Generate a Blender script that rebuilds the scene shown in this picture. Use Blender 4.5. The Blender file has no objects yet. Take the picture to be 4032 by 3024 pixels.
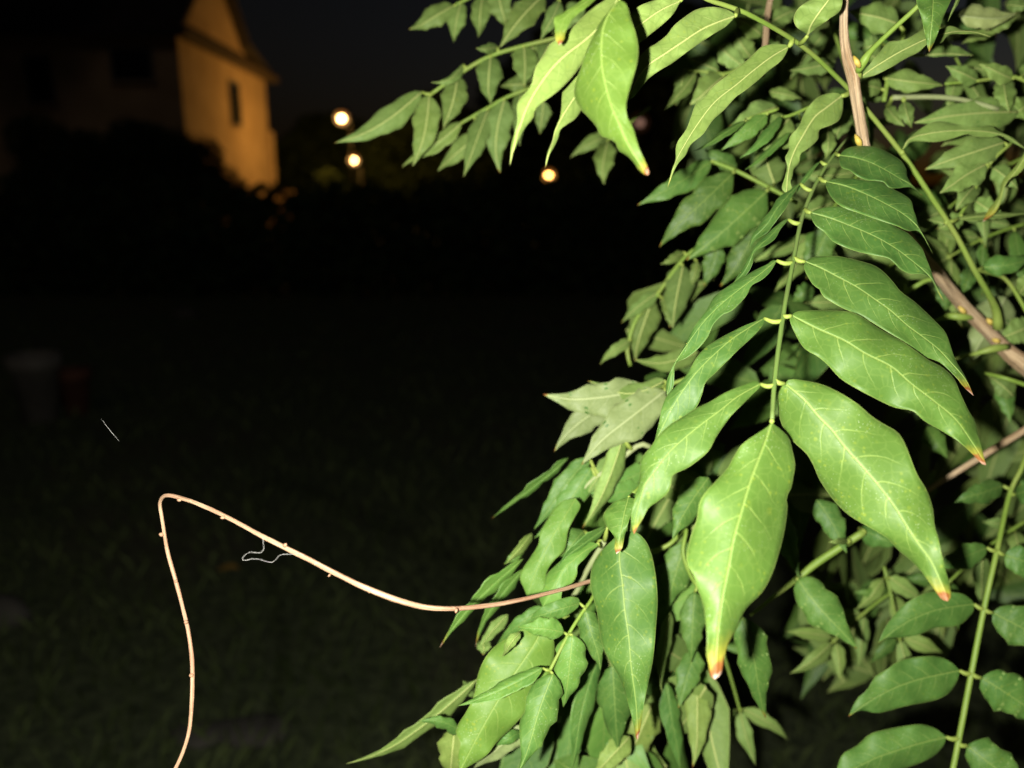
import bpy, math, random
from mathutils import Vector
rnd = random.Random(11)

# ------------------------------------------------------------------ camera
F = 3030.0                      # focal length in photo pixels (4032 wide)
PITCH = math.radians(13.2)
CAM = Vector((0, 0, 1.05))
FW = Vector((0, math.cos(PITCH), -math.sin(PITCH)))
UP = Vector((0, math.sin(PITCH), math.cos(PITCH)))
RT = Vector((1, 0, 0))
sc = bpy.context.scene
col = sc.collection
cam_d = bpy.data.cameras.new('camera')
cam = bpy.data.objects.new('camera', cam_d)
col.objects.link(cam)
cam.location = CAM
cam.rotation_euler = (math.radians(90) - PITCH, 0, 0)
cam_d.sensor_width = 36
cam_d.lens = 36 * F / 4032
cam_d.clip_start = 0.01
cam_d.clip_end = 2000
cam_d.dof.use_dof = True
cam_d.dof.focus_distance = 0.30
cam_d.dof.aperture_fstop = 6.6
sc.camera = cam

def P(px, py, d):
    return CAM + d * (FW + RT * ((px - 2016) / F) + UP * ((1512 - py) / F))

# ------------------------------------------------------------------ sky, added fill sun, flash
world = bpy.data.worlds.new('World')
sc.world = world
world.use_nodes = True
wn = world.node_tree.nodes
sky = wn.new('ShaderNodeTexSky')
sky.sky_type = 'NISHITA'
sky.sun_disc = False
sky.sun_elevation = math.radians(-4.0)
sky.sun_rotation = math.radians(70)
bg = wn['Background']
bg.inputs[1].default_value = 0.16
world.node_tree.links.new(sky.outputs[0], bg.inputs[0])

sun_d = bpy.data.lights.new('fill_sun', 'SUN')  # warm soft sun added to brighten the dark house front and lawn
sun_d.energy = 0.032
sun_d.angle = math.radians(12)
sun_d.color = (1.0, 0.80, 0.58)
sun = bpy.data.objects.new('fill_sun', sun_d)
sun.rotation_euler = (math.radians(58), 0, math.radians(-12))
col.objects.link(sun)

# the photograph is lit by the flash beside the lens
fl_d = bpy.data.lights.new('camera_flash', 'POINT')
fl_d.energy = 19.5
fl_d.shadow_soft_size = 0.004
fl_d.color = (1.0, 0.97, 0.88)
fl = bpy.data.objects.new('camera_flash', fl_d)
fl.location = CAM + RT * -0.036 + UP * -0.004 + FW * -0.025
col.objects.link(fl)

sc.view_settings.view_transform = 'Standard'
sc.view_settings.look = 'None'
sc.view_settings.exposure = 0
sc.view_settings.gamma = 1
sc.render.engine = 'CYCLES'
sc.cycles.max_bounces = 5
sc.cycles.use_denoising = True

# ------------------------------------------------------------------ materials
def lin(r, g, b):
    f = lambda c: (c / 255 / 12.92) if c <= 10 else ((c / 255 + 0.055) / 1.055) ** 2.4
    return (f(r), f(g), f(b), 1)

class NT:
    def __init__(s, name):
        s.m = bpy.data.materials.new(name)
        s.m.use_nodes = True
        s.t = s.m.node_tree
        s.b = s.t.nodes['Principled BSDF']
    def n(s, kind, **kw):
        o = s.t.nodes.new(kind)
        for k, v in kw.items():
            if isinstance(k, str) and k.startswith('i_'):
                o.inputs[k[2:].replace('_', ' ')].default_value = v
            else:
                setattr(o, k, v)
        return o
    def l(s, a, b):
        s.t.links.new(a, b)
    def val(s, x, sock):
        if hasattr(x, 'links') or hasattr(x, 'is_linked'):
            s.l(x, sock)
        else:
            sock.default_value = x
    def math(s, op, a, b=None, c=None, clamp=False):
        o = s.n('ShaderNodeMath', operation=op, use_clamp=clamp)
        s.val(a, o.inputs[0])
        if b is not None: s.val(b, o.inputs[1])
        if c is not None: s.val(c, o.inputs[2])
        return o.outputs[0]
    def mix(s, f, a, b, mode='MIX'):
        o = s.n('ShaderNodeMix', data_type='RGBA', blend_type=mode)
        s.val(f, o.inputs[0]); s.val(a, o.inputs[6]); s.val(b, o.inputs[7])
        return o.outputs[2]
    def ramp(s, x, lo, hi):          # smoothstep lo..hi
        o = s.n('ShaderNodeMapRange', interpolation_type='SMOOTHSTEP')
        s.val(x, o.inputs[0]); s.val(lo, o.inputs[1]); s.val(hi, o.inputs[2])
        return o.outputs[0]
    def attr(s, name):
        return s.n('ShaderNodeAttribute', attribute_name=name).outputs['Fac']
    def noise(s, scale, vec=None, detail=3, rough=.55):
        o = s.n('ShaderNodeTexNoise')
        o.inputs['Scale'].default_value = scale
        o.inputs['Detail'].default_value = detail
        o.inputs['Roughness'].default_value = rough
        if vec is not None: s.l(vec, o.inputs['Vector'])
        return o

def leaf_material(name, base, base2, vein, vein_amt, rough, spec, upper):
    N = NT(name)
    pos = N.n('ShaderNodeNewGeometry').outputs['Position']
    t = N.attr('along'); s = N.attr('side'); lat = N.attr('lat')
    tint = N.attr('tint'); tip = N.attr('tip'); wear = N.attr('wear')
    alat = N.math('ABSOLUTE', lat)
    as_ = N.math('ABSOLUTE', s)
    n1 = N.noise(55, pos, 4).outputs['Fac']
    n2 = N.noise(260, pos, 3).outputs['Fac']
    n3 = N.noise(900, pos, 2).outputs['Fac']
    c = N.mix(N.ramp(n1, .3, .7), base, base2)
    c = N.mix(N.math('MULTIPLY', N.ramp(n2, .45, .75), .25), c, base2)
    # younger / yellower leaves
    yel = (base2[0] * 1.55, base2[1] * 1.18, base2[2] * .7, 1)
    c = N.mix(N.math('MULTIPLY', tint, .9, clamp=True), c, yel)
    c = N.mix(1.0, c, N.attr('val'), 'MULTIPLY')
    # side veins: leave the midrib obliquely and bend towards the tip
    bend = N.math('MULTIPLY', N.math('POWER', as_, 1.35), 1.55)
    wob = N.math('MULTIPLY', N.math('SUBTRACT', n1, .5), .5)
    alt = N.math('MULTIPLY', N.math('GREATER_THAN', s, 0.0), .45)
    q = N.math('ADD', N.math('SUBTRACT', N.math('MULTIPLY', t, 9.0), bend), N.math('ADD', wob, alt))
    fr = N.math('ABSOLUTE', N.math('SUBTRACT', N.math('FRACT', q), .5))
    line = N.math('SUBTRACT', 1.0, N.ramp(fr, .012, .05))
    line = N.math('MULTIPLY', line, N.math('SUBTRACT', 1.0, N.ramp(as_, .25, .92)))
    line = N.math('MULTIPLY', line, N.math('SUBTRACT', 1.0, N.ramp(t, .70, .88)))
    line = N.math('MULTIPLY', line, N.ramp(n2, .25, .55))
    # fine net
    vo = N.n('ShaderNodeTexVoronoi', feature='DISTANCE_TO_EDGE')
    vo.inputs['Scale'].default_value = 230
    N.l(pos, vo.inputs['Vector'])
    net = N.math('SUBTRACT', 1.0, N.ramp(vo.outputs['Distance'], .01, .09))
    # midrib
    r0, r1 = (.016, .042) if upper else (.030, .062)
    rib = N.math('SUBTRACT', 1.0, N.ramp(alat, N.math('SUBTRACT', r0, N.math('MULTIPLY', t, r0 * .55)),
                                        N.math('SUBTRACT', r1, N.math('MULTIPLY', t, r1 * .45))))
    if upper:
        c = N.mix(N.math('MULTIPLY', net, .08), c, vein)
    else:
        c = N.mix(N.math('MULTIPLY', net, .22), c, (base[0] * .5, base[1] * .62, base[2] * .4, 1))
    c = N.mix(N.math('MULTIPLY', line, vein_amt), c, vein)
    c = N.mix(N.math('MULTIPLY', rib, .9 if not upper else .48), c, vein)
    # chlorotic flecks and a few necrotic spots
    v2 = N.n('ShaderNodeTexVoronoi')
    v2.inputs['Scale'].default_value = 420
    N.l(pos, v2.inputs['Vector'])
    d2 = N.math('ADD', v2.outputs['Distance'], N.math('MULTIPLY', N.math('SUBTRACT', n2, .5), .5))
    fleck = N.math('SUBTRACT', 1.0, N.ramp(d2, .10, .34))
    fleck = N.math('MULTIPLY', N.math('MULTIPLY', fleck, N.ramp(N.noise(95, pos, 2).outputs['Fac'], .42, .66)), N.math('MULTIPLY', wear, .7, clamp=True))
    c = N.mix(fleck, c, (.22, .27, .025, 1))
    v3 = N.n('ShaderNodeTexVoronoi')
    v3.inputs['Scale'].default_value = 30
    N.l(pos, v3.inputs['Vector'])
    d3 = N.math('ADD', v3.outputs['Distance'], N.math('MULTIPLY', N.math('SUBTRACT', n3, .5), .05))
    gate = N.ramp(wear, .35, .75)
    halo = N.math('MULTIPLY', N.math('SUBTRACT', 1.0, N.ramp(d3, .025, .085)), gate)
    core = N.math('MULTIPLY', N.math('SUBTRACT', 1.0, N.ramp(d3, .016, .034)), gate)
    c = N.mix(N.math('MULTIPLY', halo, .55), c, (.34, .34, .03, 1))
    c = N.mix(N.math('MULTIPLY', core, .9), c, N.mix(N.math('MULTIPLY', N.math('GREATER_THAN', wear, .58), N.math('LESS_THAN', wear, .62)), (.30, .13, .05, 1), (.75, .70, .62, 1)))
    if upper:                        # dust and hairs on the upper face
        v4 = N.n('ShaderNodeTexVoronoi')
        v4.inputs['Scale'].default_value = 900
        N.l(pos, v4.inputs['Vector'])
        sp = N.math('SUBTRACT', 1.0, N.ramp(v4.outputs['Distance'], .10, .22))
        sp = N.math('MULTIPLY', sp, N.ramp(n1, .45, .7))
        c = N.mix(N.math('MULTIPLY', sp, .38), c, (.55, .62, .45, 1))
    # thin pale margin
    c = N.mix(N.math('MULTIPLY', N.ramp(as_, .955, .995), .45), c, vein)
    # withering tip: yellow, then rust, then bleached
    tt = N.math('ADD', t, N.math('ADD', N.math('MULTIPLY', N.math('SUBTRACT', n2, .5), .11),
                                N.math('MULTIPLY', s, .03)))
    e = N.math('DIVIDE', N.math('SUBTRACT', 1.0, tt), N.math('MAXIMUM', tip, .0001))
    has = N.math('GREATER_THAN', tip, .002)
    y = N.math('MULTIPLY', N.math('SUBTRACT', 1.0, N.ramp(e, .65, 1.9)), has)
    r = N.math('MULTIPLY', N.math('SUBTRACT', 1.0, N.ramp(e, .40, .80)), has)
    w = N.math('MULTIPLY', N.math('SUBTRACT', 1.0, N.ramp(e, .10, .34)), has)
    c = N.mix(N.math('MULTIPLY', y, .62), c, (.30, .25, .025, 1))
    c = N.mix(N.math('MULTIPLY', r, .9), c, (.20, .058, .016, 1))
    c = N.mix(N.math('MULTIPLY', w, N.ramp(tip, .05, .10)), c, (.50, .37, .29, 1))
    N.l(c, N.b.inputs['Base Color'])
    rg = N.math('ADD', rough, N.math('MULTIPLY', N.math('SUBTRACT', n2, .5), .25))
    N.l(rg, N.b.inputs['Roughness'])
    N.b.inputs['Specular IOR Level'].default_value = spec
    sgn = -1.0 if upper else 1.0
    h = N.math('ADD', N.math('MULTIPLY', line, .55 * sgn), N.math('MULTIPLY', rib, .8 * sgn))
    h = N.math('ADD', h, N.math('MULTIPLY', n2, .5))
    h = N.math('ADD', h, N.math('MULTIPLY', n1, 2.6))
    h = N.math('ADD', h, N.math('MULTIPLY', N.math('ABSOLUTE', N.math('SUBTRACT', N.math('FRACT', N.math('ADD', q, .5)), .5)), -.6 * sgn))
    bp = N.n('ShaderNodeBump')
    bp.inputs['Strength'].default_value = .4
    bp.inputs['Distance'].default_value = .0005
    N.l(h, bp.inputs['Height'])
    N.l(bp.outputs[0], N.b.inputs['Normal'])
    return N.m

M = {}
M['upper'] = leaf_material('leaf_upper_face', (.042, .108, .019, 1), (.066, .144, .026, 1), (.25, .34, .08, 1), .44, .56, .36, True)
M['under'] = leaf_material('leaf_underside', (.104, .172, .040, 1), (.130, .206, .056, 1), (.40, .45, .15, 1), .25, .60, .22, False)
M['pale'] = leaf_material('flash_pale_underside', (.165, .215, .078, 1), (.195, .248, .098, 1), (.33, .39, .18, 1), .35, .55, .30, False)  # lighter copy of the underside, face-on flash reflection put into its colour

def noise_mat(name, c1, c2, scale, rough=.7, bump=.3, bdist=.001, stretch=None, spec=.3):
    N = NT(name)
    tc = N.n('ShaderNodeTexCoord')
    v = tc.outputs['Object']
    if stretch:
        mp = N.n('ShaderNodeMapping')
        mp.inputs['Scale'].default_value = stretch
        N.l(v, mp.inputs['Vector'])
        v = mp.outputs[0]
    n = N.noise(scale, v, 5, .6)
    c = N.mix(N.ramp(n.outputs['Fac'], .35, .68), c1, c2)
    N.l(c, N.b.inputs['Base Color'])
    N.b.inputs['Roughness'].default_value = rough
    N.b.inputs['Specular IOR Level'].default_value = spec
    bp = N.n('ShaderNodeBump')
    bp.inputs['Strength'].default_value = bump
    bp.inputs['Distance'].default_value = bdist
    N.l(n.outputs['Fac'], bp.inputs['Height'])
    N.l(bp.outputs[0], N.b.inputs['Normal'])
    return N.m

def tube_mat(name, c1, c2, c3, along_scale, around_scale, rough=.6, bump=.6, bdist=.0006):
    """striated stem: 'along' in metres, 'round' 0..1"""
    N = NT(name)
    u = N.attr('along'); r = N.attr('round')
    ang = N.math('MULTIPLY', r, 6.28318)
    cb = N.n('ShaderNodeCombineXYZ')
    N.l(N.math('MULTIPLY', N.math('COSINE', ang), around_scale), cb.inputs[0])
    N.l(N.math('MULTIPLY', N.math('SINE', ang), around_scale), cb.inputs[1])
    N.l(N.math('MULTIPLY', u, along_scale), cb.inputs[2])
    n = N.noise(1.0, cb.outputs[0], 5, .6).outputs['Fac']
    pos = N.n('ShaderNodeNewGeometry').outputs['Position']
    n2 = N.noise(40, pos, 3).outputs['Fac']
    n3 = N.noise(700, pos, 2).outputs['Fac']
    c = N.mix(N.ramp(n, .36, .64), c1, c2)
    c = N.mix(N.math('MULTIPLY', N.ramp(n2, .4, .7), .6), c, c3)
    c = N.mix(N.math('MULTIPLY', N.ramp(n3, .60, .75), .35), c, (c2[0] * 1.4, c2[1] * 1.4, c2[2] * 1.4, 1))
    N.l(c, N.b.inputs['Base Color'])
    N.b.inputs['Roughness'].default_value = rough
    N.b.inputs['Specular IOR Level'].default_value = .3
    bp = N.n('ShaderNodeBump')
    bp.inputs['Strength'].default_value = bump
    bp.inputs['Distance'].default_value = bdist
    N.l(N.math('ADD', n, N.math('MULTIPLY', n3, .3)), bp.inputs['Height'])
    N.l(bp.outputs[0], N.b.inputs['Normal'])
    return N.m

M['bark'] = tube_mat('woody_bark', (.27, .165, .085, 1), (.56, .42, .25, 1), (.50, .385, .25, 1), 45, 4.5, .75, .9, .0009)
M['shoot'] = tube_mat('bare_shoot_bark', (.32, .175, .10, 1), (.56, .39, .245, 1), (.34, .165, .10, 1), 60, 2.5, .6, .5, .0004)
M['rachis'] = tube_mat('green_leaf_stalk', (.15, .25, .035, 1), (.20, .30, .05, 1), (.24, .28, .07, 1), 120, 2, .5, .4, .0003)
M['rachis_dark'] = tube_mat('dull_green_leaf_stalk', (.095, .16, .035, 1), (.13, .205, .045, 1), (.12, .15, .05, 1), 120, 2, .55, .4, .0003)
M['stalk'] = tube_mat('yellow_leaf_stalk', (.22, .30, .05, 1), (.29, .36, .075, 1), (.20, .27, .05, 1), 200, 2, .55, .4, .0003)
M['palestem'] = tube_mat('pale_stem', (.26, .31, .13, 1), (.32, .37, .18, 1), (.24, .26, .12, 1), 90, 2, .6, .4, .0003)
M['bud'] = noise_mat('yellow_bud', (.42, .33, .05, 1), (.55, .40, .10, 1), 300, .5)
M['thread'] = noise_mat('pale_fibre', (.36, .36, .34, 1), (.5, .5, .46, 1), 300, .5)
M['wall'] = noise_mat('ochre_render', (.40, .28, .17, 1), (.50, .36, .23, 1), 1.2, .9, .3, .01)
M['roof'] = noise_mat('dark_roof_tiles', (.035, .03, .03, 1), (.06, .05, .045, 1), 6, .85, .4, .02)
M['trim'] = noise_mat('dark_timber', (.05, .035, .025, 1), (.08, .055, .04, 1), 8, .8)
M['frame'] = noise_mat('grey_window_frame', (.12, .11, .10, 1), (.16, .15, .14, 1), 8, .6)
M['metal'] = noise_mat('lamp_metal', (.010, .010, .010, 1), (.016, .016, .016, 1), 10, .9)
M['trunk'] = noise_mat('dark_trunk', (.05, .035, .022, 1), (.09, .06, .04, 1), 10, .9)
M['foliage'] = noise_mat('dark_foliage', (.024, .045, .014, 1), (.05, .08, .025, 1), 2.5, .8)
M['stone'] = noise_mat('pale_stone', (.09, .085, .07, 1), (.13, .12, .10, 1), 14, .9)
M['potgrey'] = noise_mat('pale_grey_pot', (.17, .155, .135, 1), (.24, .22, .19, 1), 9, .6)
M['terracotta'] = noise_mat('terracotta', (.15, .06, .035, 1), (.20, .085, .05, 1), 9, .8)
M['soil'] = noise_mat('potting_soil', (.03, .022, .015, 1), (.05, .035, .022, 1), 40, .95)
M['deadleaf'] = noise_mat('fallen_leaf', (.45, .25, .04, 1), (.50, .32, .08, 1), 40, .7)
N = NT('window_glass')
N.b.inputs['Base Color'].default_value = (.012, .014, .02, 1)
N.b.inputs['Roughness'].default_value = .08
M['glass'] = N.m
def emit(name, c, k, base=.8):
    N = NT(name)
    N.b.inputs['Base Color'].default_value = (base, base, base, 1)
    N.b.inputs['Emission Color'].default_value = (*c, 1)
    N.b.inputs['Emission Strength'].default_value = k
    return N.m
# grass
N = NT('lawn')
tc = N.n('ShaderNodeTexCoord').outputs['Object']
a = N.noise(1.1, tc, 4).outputs['Fac']
b = N.noise(28, tc, 5, .7).outputs['Fac']
c = N.mix(N.ramp(b, .35, .7), (.058, .076, .034, 1), (.17, .21, .09, 1))
c = N.mix(N.math('MULTIPLY', N.ramp(a, .48, .68), .7), c, (.12, .105, .065, 1))
N.l(c, N.b.inputs['Base Color'])
N.b.inputs['Roughness'].default_value = .9
bp = N.n('ShaderNodeBump'); bp.inputs['Strength'].default_value = .8; bp.inputs['Distance'].default_value = .03
N.l(b, bp.inputs['Height']); N.l(bp.outputs[0], N.b.inputs['Normal'])
M['lawn'] = N.m
M['blade'] = noise_mat('grass_blade', (.07, .10, .03, 1), (.17, .22, .075, 1), 3, .7)

# ------------------------------------------------------------------ mesh helpers
def link(name, verts, faces, mats, parent=None, smooth=True, midx=None, attrs=None):
    me = bpy.data.meshes.new(name)
    me.from_pydata([tuple(v) for v in verts], [], faces)
    for m in mats: me.materials.append(m)
    if midx: me.polygons.foreach_set('material_index', midx)
    if smooth: me.polygons.foreach_set('use_smooth', [True] * len(faces))
    for k, vals in (attrs or {}).items():
        a = me.attributes.new(k, 'FLOAT', 'POINT')
        a.data.foreach_set('value', vals)
    me.update()
    o = bpy.data.objects.new(name, me)
    col.objects.link(o)
    if parent is not None: o.parent = parent
    return o

def empty(name, loc, label=None, cat=None, group=None):
    o = bpy.data.objects.new(name, None)
    o.location = loc
    o.empty_display_size = .1
    col.objects.link(o)
    tag(o, label, cat, group)
    return o

def tag(o, label=None, cat=None, group=None, kind=None):
    if label: o['label'] = label
    if cat: o['category'] = cat
    if group: o['group'] = group
    if kind: o['kind'] = kind
    return o

def rel(o, parent):                 # keep world placement under an Empty that stands elsewhere
    o.parent = parent
    o.matrix_parent_inverse.identity()
    o.location = Vector(o.location) - Vector(parent.location)
    return o

class MB:
    def __init__(s): s.v = []; s.f = []
    def box(s, x0, x1, y0, y1, z0, z1):
        b = len(s.v)
        s.v += [(x, y, z) for z in (z0, z1) for y in (y0, y1) for x in (x0, x1)]
        s.f += [tuple(b + i for i in q) for q in ((0, 2, 3, 1), (4, 5, 7, 6), (0, 1, 5, 4), (2, 6, 7, 3), (0, 4, 6, 2), (1, 3, 7, 5))]
        return s
    def lathe(s, prof, n=16, c=(0, 0, 0)):
        b = len(s.v)
        for r, z in prof:
            for i in range(n):
                a = 2 * math.pi * i / n
                s.v.append((c[0] + r * math.cos(a), c[1] + r * math.sin(a), c[2] + z))
        for j in range(len(prof) - 1):
            for i in range(n):
                k = (i + 1) % n
                s.f.append((b + j * n + i, b + j * n + k, b + (j + 1) * n + k, b + (j + 1) * n + i))
        s.f.append(tuple(b + i for i in reversed(range(n))))
        s.f.append(tuple(b + (len(prof) - 1) * n + i for i in range(n)))
        return s
    def prism(s, poly, d):           # polygon of 3d points extruded by vector d
        b = len(s.v); n = len(poly); d = Vector(d)
        s.v += [tuple(p) for p in poly] + [tuple(Vector(p) + d) for p in poly]
        s.f.append(tuple(b + i for i in reversed(range(n))))
        s.f.append(tuple(b + n + i for i in range(n)))
        for i in range(n):
            k = (i + 1) % n
            s.f.append((b + i, b + k, b + n + k, b + n + i))
        return s
    def build(s, name, mat, parent=None, smooth=False):
        if parent is not None and parent.type == 'EMPTY':
            L = parent.location
            s.v = [(x - L[0], y - L[1], z - L[2]) for x, y, z in s.v]
        return link(name, s.v, s.f, [mat], parent, smooth)

def cr(pts, n, dense=None):
    """n+1 samples along a Catmull-Rom spline through pts (tuples), by chord length"""
    pts = [tuple(map(float, p)) for p in pts]
    k = len(pts[0])
    d = [0]
    for a, b in zip(pts, pts[1:]):
        d.append(d[-1] + max(1e-6, math.sqrt(sum((x - y) ** 2 for x, y in zip(a[:2] if k < 3 else a[:3], b[:2] if k < 3 else b[:3])))))
    out = []
    for i in range(n + 1):
        t = (dense(i / n) if dense else i / n) * d[-1]
        j = 0
        while j < len(d) - 2 and d[j + 1] < t: j += 1
        u = (t - d[j]) / (d[j + 1] - d[j])
        p0 = pts[max(j - 1, 0)]; p1 = pts[j]; p2 = pts[j + 1]; p3 = pts[min(j + 2, len(pts) - 1)]
        h = d[j + 1] - d[j]
        h0 = max(d[j] - d[max(j - 1, 0)], 1e-6) if j > 0 else h
        h2 = max(d[min(j + 2, len(d) - 1)] - d[j + 1], 1e-6) if j + 2 < len(d) else h
        q = []
        for c in range(k):
            m1 = (p2[c] - p0[c]) / (h + (h0 if j > 0 else 0)) * h
            m2 = (p3[c] - p1[c]) / (h + (h2 if j + 2 < len(d) else 0)) * h
            u2, u3 = u * u, u * u * u
            q.append((2 * u3 - 3 * u2 + 1) * p1[c] + (u3 - 2 * u2 + u) * m1 + (-2 * u3 + 3 * u2) * p2[c] + (u3 - u2) * m2)
        out.append(tuple(q))
    return out

def tube_data(pts, segs, sides=8, knots=None, ends=True):
    """pts: (px, py, depth, radius in px). Returns verts, faces, attrs in world space."""
    S = cr([(p[0], p[1], p[2] * 3000, p[3]) for p in pts], segs)
    C = [P(x, y, z / 3000) for x, y, z, r in S]
    R = [r * (z / 3000) / F for x, y, z, r in S]
    return ring_tube(C, R, sides, ends)

def ring_tube(C, R, sides, ends=True):
    v, f, al, ro = [], [], [], []
    L = 0
    t0 = (C[1] - C[0]).normalized()
    nrm = t0.orthogonal().normalized()
    for i, c in enumerate(C):
        t = (C[min(i + 1, len(C) - 1)] - C[max(i - 1, 0)]).normalized()
        nrm = (nrm - t * nrm.dot(t)).normalized()
        bn = t.cross(nrm)
        if i: L += (c - C[i - 1]).length
        for k in range(sides):
            a = 2 * math.pi * k / sides
            v.append(c + (nrm * math.cos(a) + bn * math.sin(a)) * R[i])
            al.append(L); ro.append(k / sides)
    for i in range(len(C) - 1):
        for k in range(sides):
            m = (k + 1) % sides
            f.append((i * sides + k, i * sides + m, (i + 1) * sides + m, (i + 1) * sides + k))
    if ends:
        f.append(tuple(reversed(range(sides))))
        f.append(tuple((len(C) - 1) * sides + k for k in range(sides)))
    return v, f, al, ro

class TB:                            # several tubes of one part
    def __init__(s): s.v = []; s.f = []; s.al = []; s.ro = []; s.mi = []
    def add(s, data, mi=0):
        b = len(s.v)
        s.v += data[0]; s.al += data[2]; s.ro += data[3]
        s.f += [tuple(b + i for i in q) for q in data[1]]
        s.mi += [mi] * len(data[1])
    def build(s, name, mats, parent):
        L = parent.matrix_basis.translation if parent is not None else Vector()
        return link(name, [p - L for p in s.v] if parent is not None and parent.type == 'EMPTY' else s.v, s.f, mats, parent, True, s.mi, {'along': s.al, 'round': s.ro})

# ------------------------------------------------------------------ the setting: ground, grass
link('ground', [(-400, -60, 0), (400, -60, 0), (400, 700, 0), (-400, 700, 0)], [(0, 1, 2, 3)], [M['lawn']], None, False)['kind'] = 'structure'

v, f = [], []
for i in range(16000):
    y = .9 + 8.5 * rnd.random() ** 1.5
    x = rnd.uniform(-.85, .8) * (y + .4)
    h = rnd.uniform(.02, .07); w = rnd.uniform(.0015, .003)
    a = rnd.uniform(0, 6.28); lx, ly = math.cos(a), math.sin(a)
    k = rnd.uniform(.2, .8) * h
    b = len(v)
    v += [(x - ly * w, y + lx * w, -.002), (x + ly * w, y - lx * w, -.002), (x + lx * k * .4, y + ly * k * .4, h * .65), (x + lx * k, y + ly * k, h)]
    f += [(b, b + 1, b + 2), (b + 1, b + 3, b + 2), (b, b + 2, b + 3)]
tag(link('grass', v, f, [M['blade']], None, False), 'short dark grass covering the lawn at night', 'grass', None, 'stuff')

# ------------------------------------------------------------------ house lit by the street lamps
WX, Y0, Y1 = -9.3, 23.0, 30.8
house = empty('house', (-12, 27, 0), 'ochre house with its gable wall lit orange by street lamps', 'house')
XL = -19.0
m = MB()
m.prism([(WX, Y0, 0), (WX, Y1, 0), (WX, Y1, 6.0), (WX, 28.35, 6.65), (WX, 26.0, 9.0), (WX, Y0, 6.25)], (XL - WX, 0, 0))
wall = m.build('wall', M['wall'], house)
m = MB()
for (ya, za, yb, zb) in ((26.0, 9.08, 22.5, 5.95), (26.0, 9.08, 28.4, 6.72), (28.4, 6.72, 31.35, 5.98)):
    m.prism([(WX + .30, ya, za), (WX + .30, yb, zb), (WX + .30, yb, zb + .16), (WX + .30, ya, za + .16)], (XL - WX - .6, 0, 0))
roof = m.build('roof', M['roof'], house)
MB().prism([(WX + .003, 22.62, 6.00), (WX + .40, 22.62, 5.98), (WX + .42, 22.62, 6.16), (WX + .003, 22.62, 6.50)], (0, 8.6, 0)).build('gable_cornice', M['trim'], house)
def window(x0, x1, y0, y1, z0, z1, axis):
    d = .06
    if axis == 'y':                  # facing the camera
        fr = MB()
        fr.box(x0 - .07, x1 + .07, y0 - d, y0 + .05, z1, z1 + .07).box(x0 - .07, x1 + .07, y0 - d, y0 + .05, z0 - .07, z0)
        fr.box(x0 - .07, x0, y0 - d, y0 + .05, z0, z1).box(x1, x1 + .07, y0 - d, y0 + .05, z0, z1)
        w = fr.build('window', M['frame'], house)
        link('pane', [(x + 12, y - 27, z) for x, y, z in MB().box(x0, x1, y0 - .02, y0 + .02, z0, z1).v], MB().box(0, 1, 0, 1, 0, 1).f, [M['glass']], w, False)
        link('sill', [(x + 12, y - 27, z) for x, y, z in MB().box(x0 - .12, x1 + .12, y0 - .16, y0 - d - .003, z0 - .12, z0 - .07).v], MB().box(0, 1, 0, 1, 0, 1).f, [M['wall']], w, False)
    else:
        fr = MB()
        fr.box(x0 - .05, x0 + d, y0 - .07, y1 + .07, z1, z1 + .07).box(x0 - .05, x0 + d, y0 - .07, y1 + .07, z0 - .07, z0)
        fr.box(x0 - .05, x0 + d, y0 - .07, y0, z0, z1).box(x0 - .05, x0 + d, y1, y1 + .07, z0, z1)
        w = fr.build('window', M['frame'], house)
        link('pane', [(x + 12, y - 27, z) for x, y, z in MB().box(x0 - .02, x0 + .02, y0, y1, z0, z1).v], MB().box(0, 1, 0, 1, 0, 1).f, [M['glass']], w, False)
        link('sill', [(x + 12, y - 27, z) for x, y, z in MB().box(x0 + d + .003, x0 + .16, y0 - .12, y1 + .12, z0 - .12, z0 - .07).v], MB().box(0, 1, 0, 1, 0, 1).f, [M['wall']], w, False)
window(-11.15, -10.1, Y0, Y0, 4.9, 5.65, 'y')
window(-13.55, -12.95, Y0, Y0, 4.3, 5.45, 'y')
window(WX, WX, 26.85, 27.65, 4.1, 5.4, 'x')
# low annex behind the far corner
MB().box(WX - 3, WX + .05, Y1 + .003, Y1 + .5, 0, 4.2).build('annex', M['wall'], house)
house.location.z = -.45
MB().box(-9.2, -8.35, 30.2, 30.4, 0, 1.52).build('x', M['wall']).name = 'garden_wall'
tag(bpy.data.objects['garden_wall'], 'low ochre garden wall beside the foot of the lit gable', 'wall')

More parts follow.
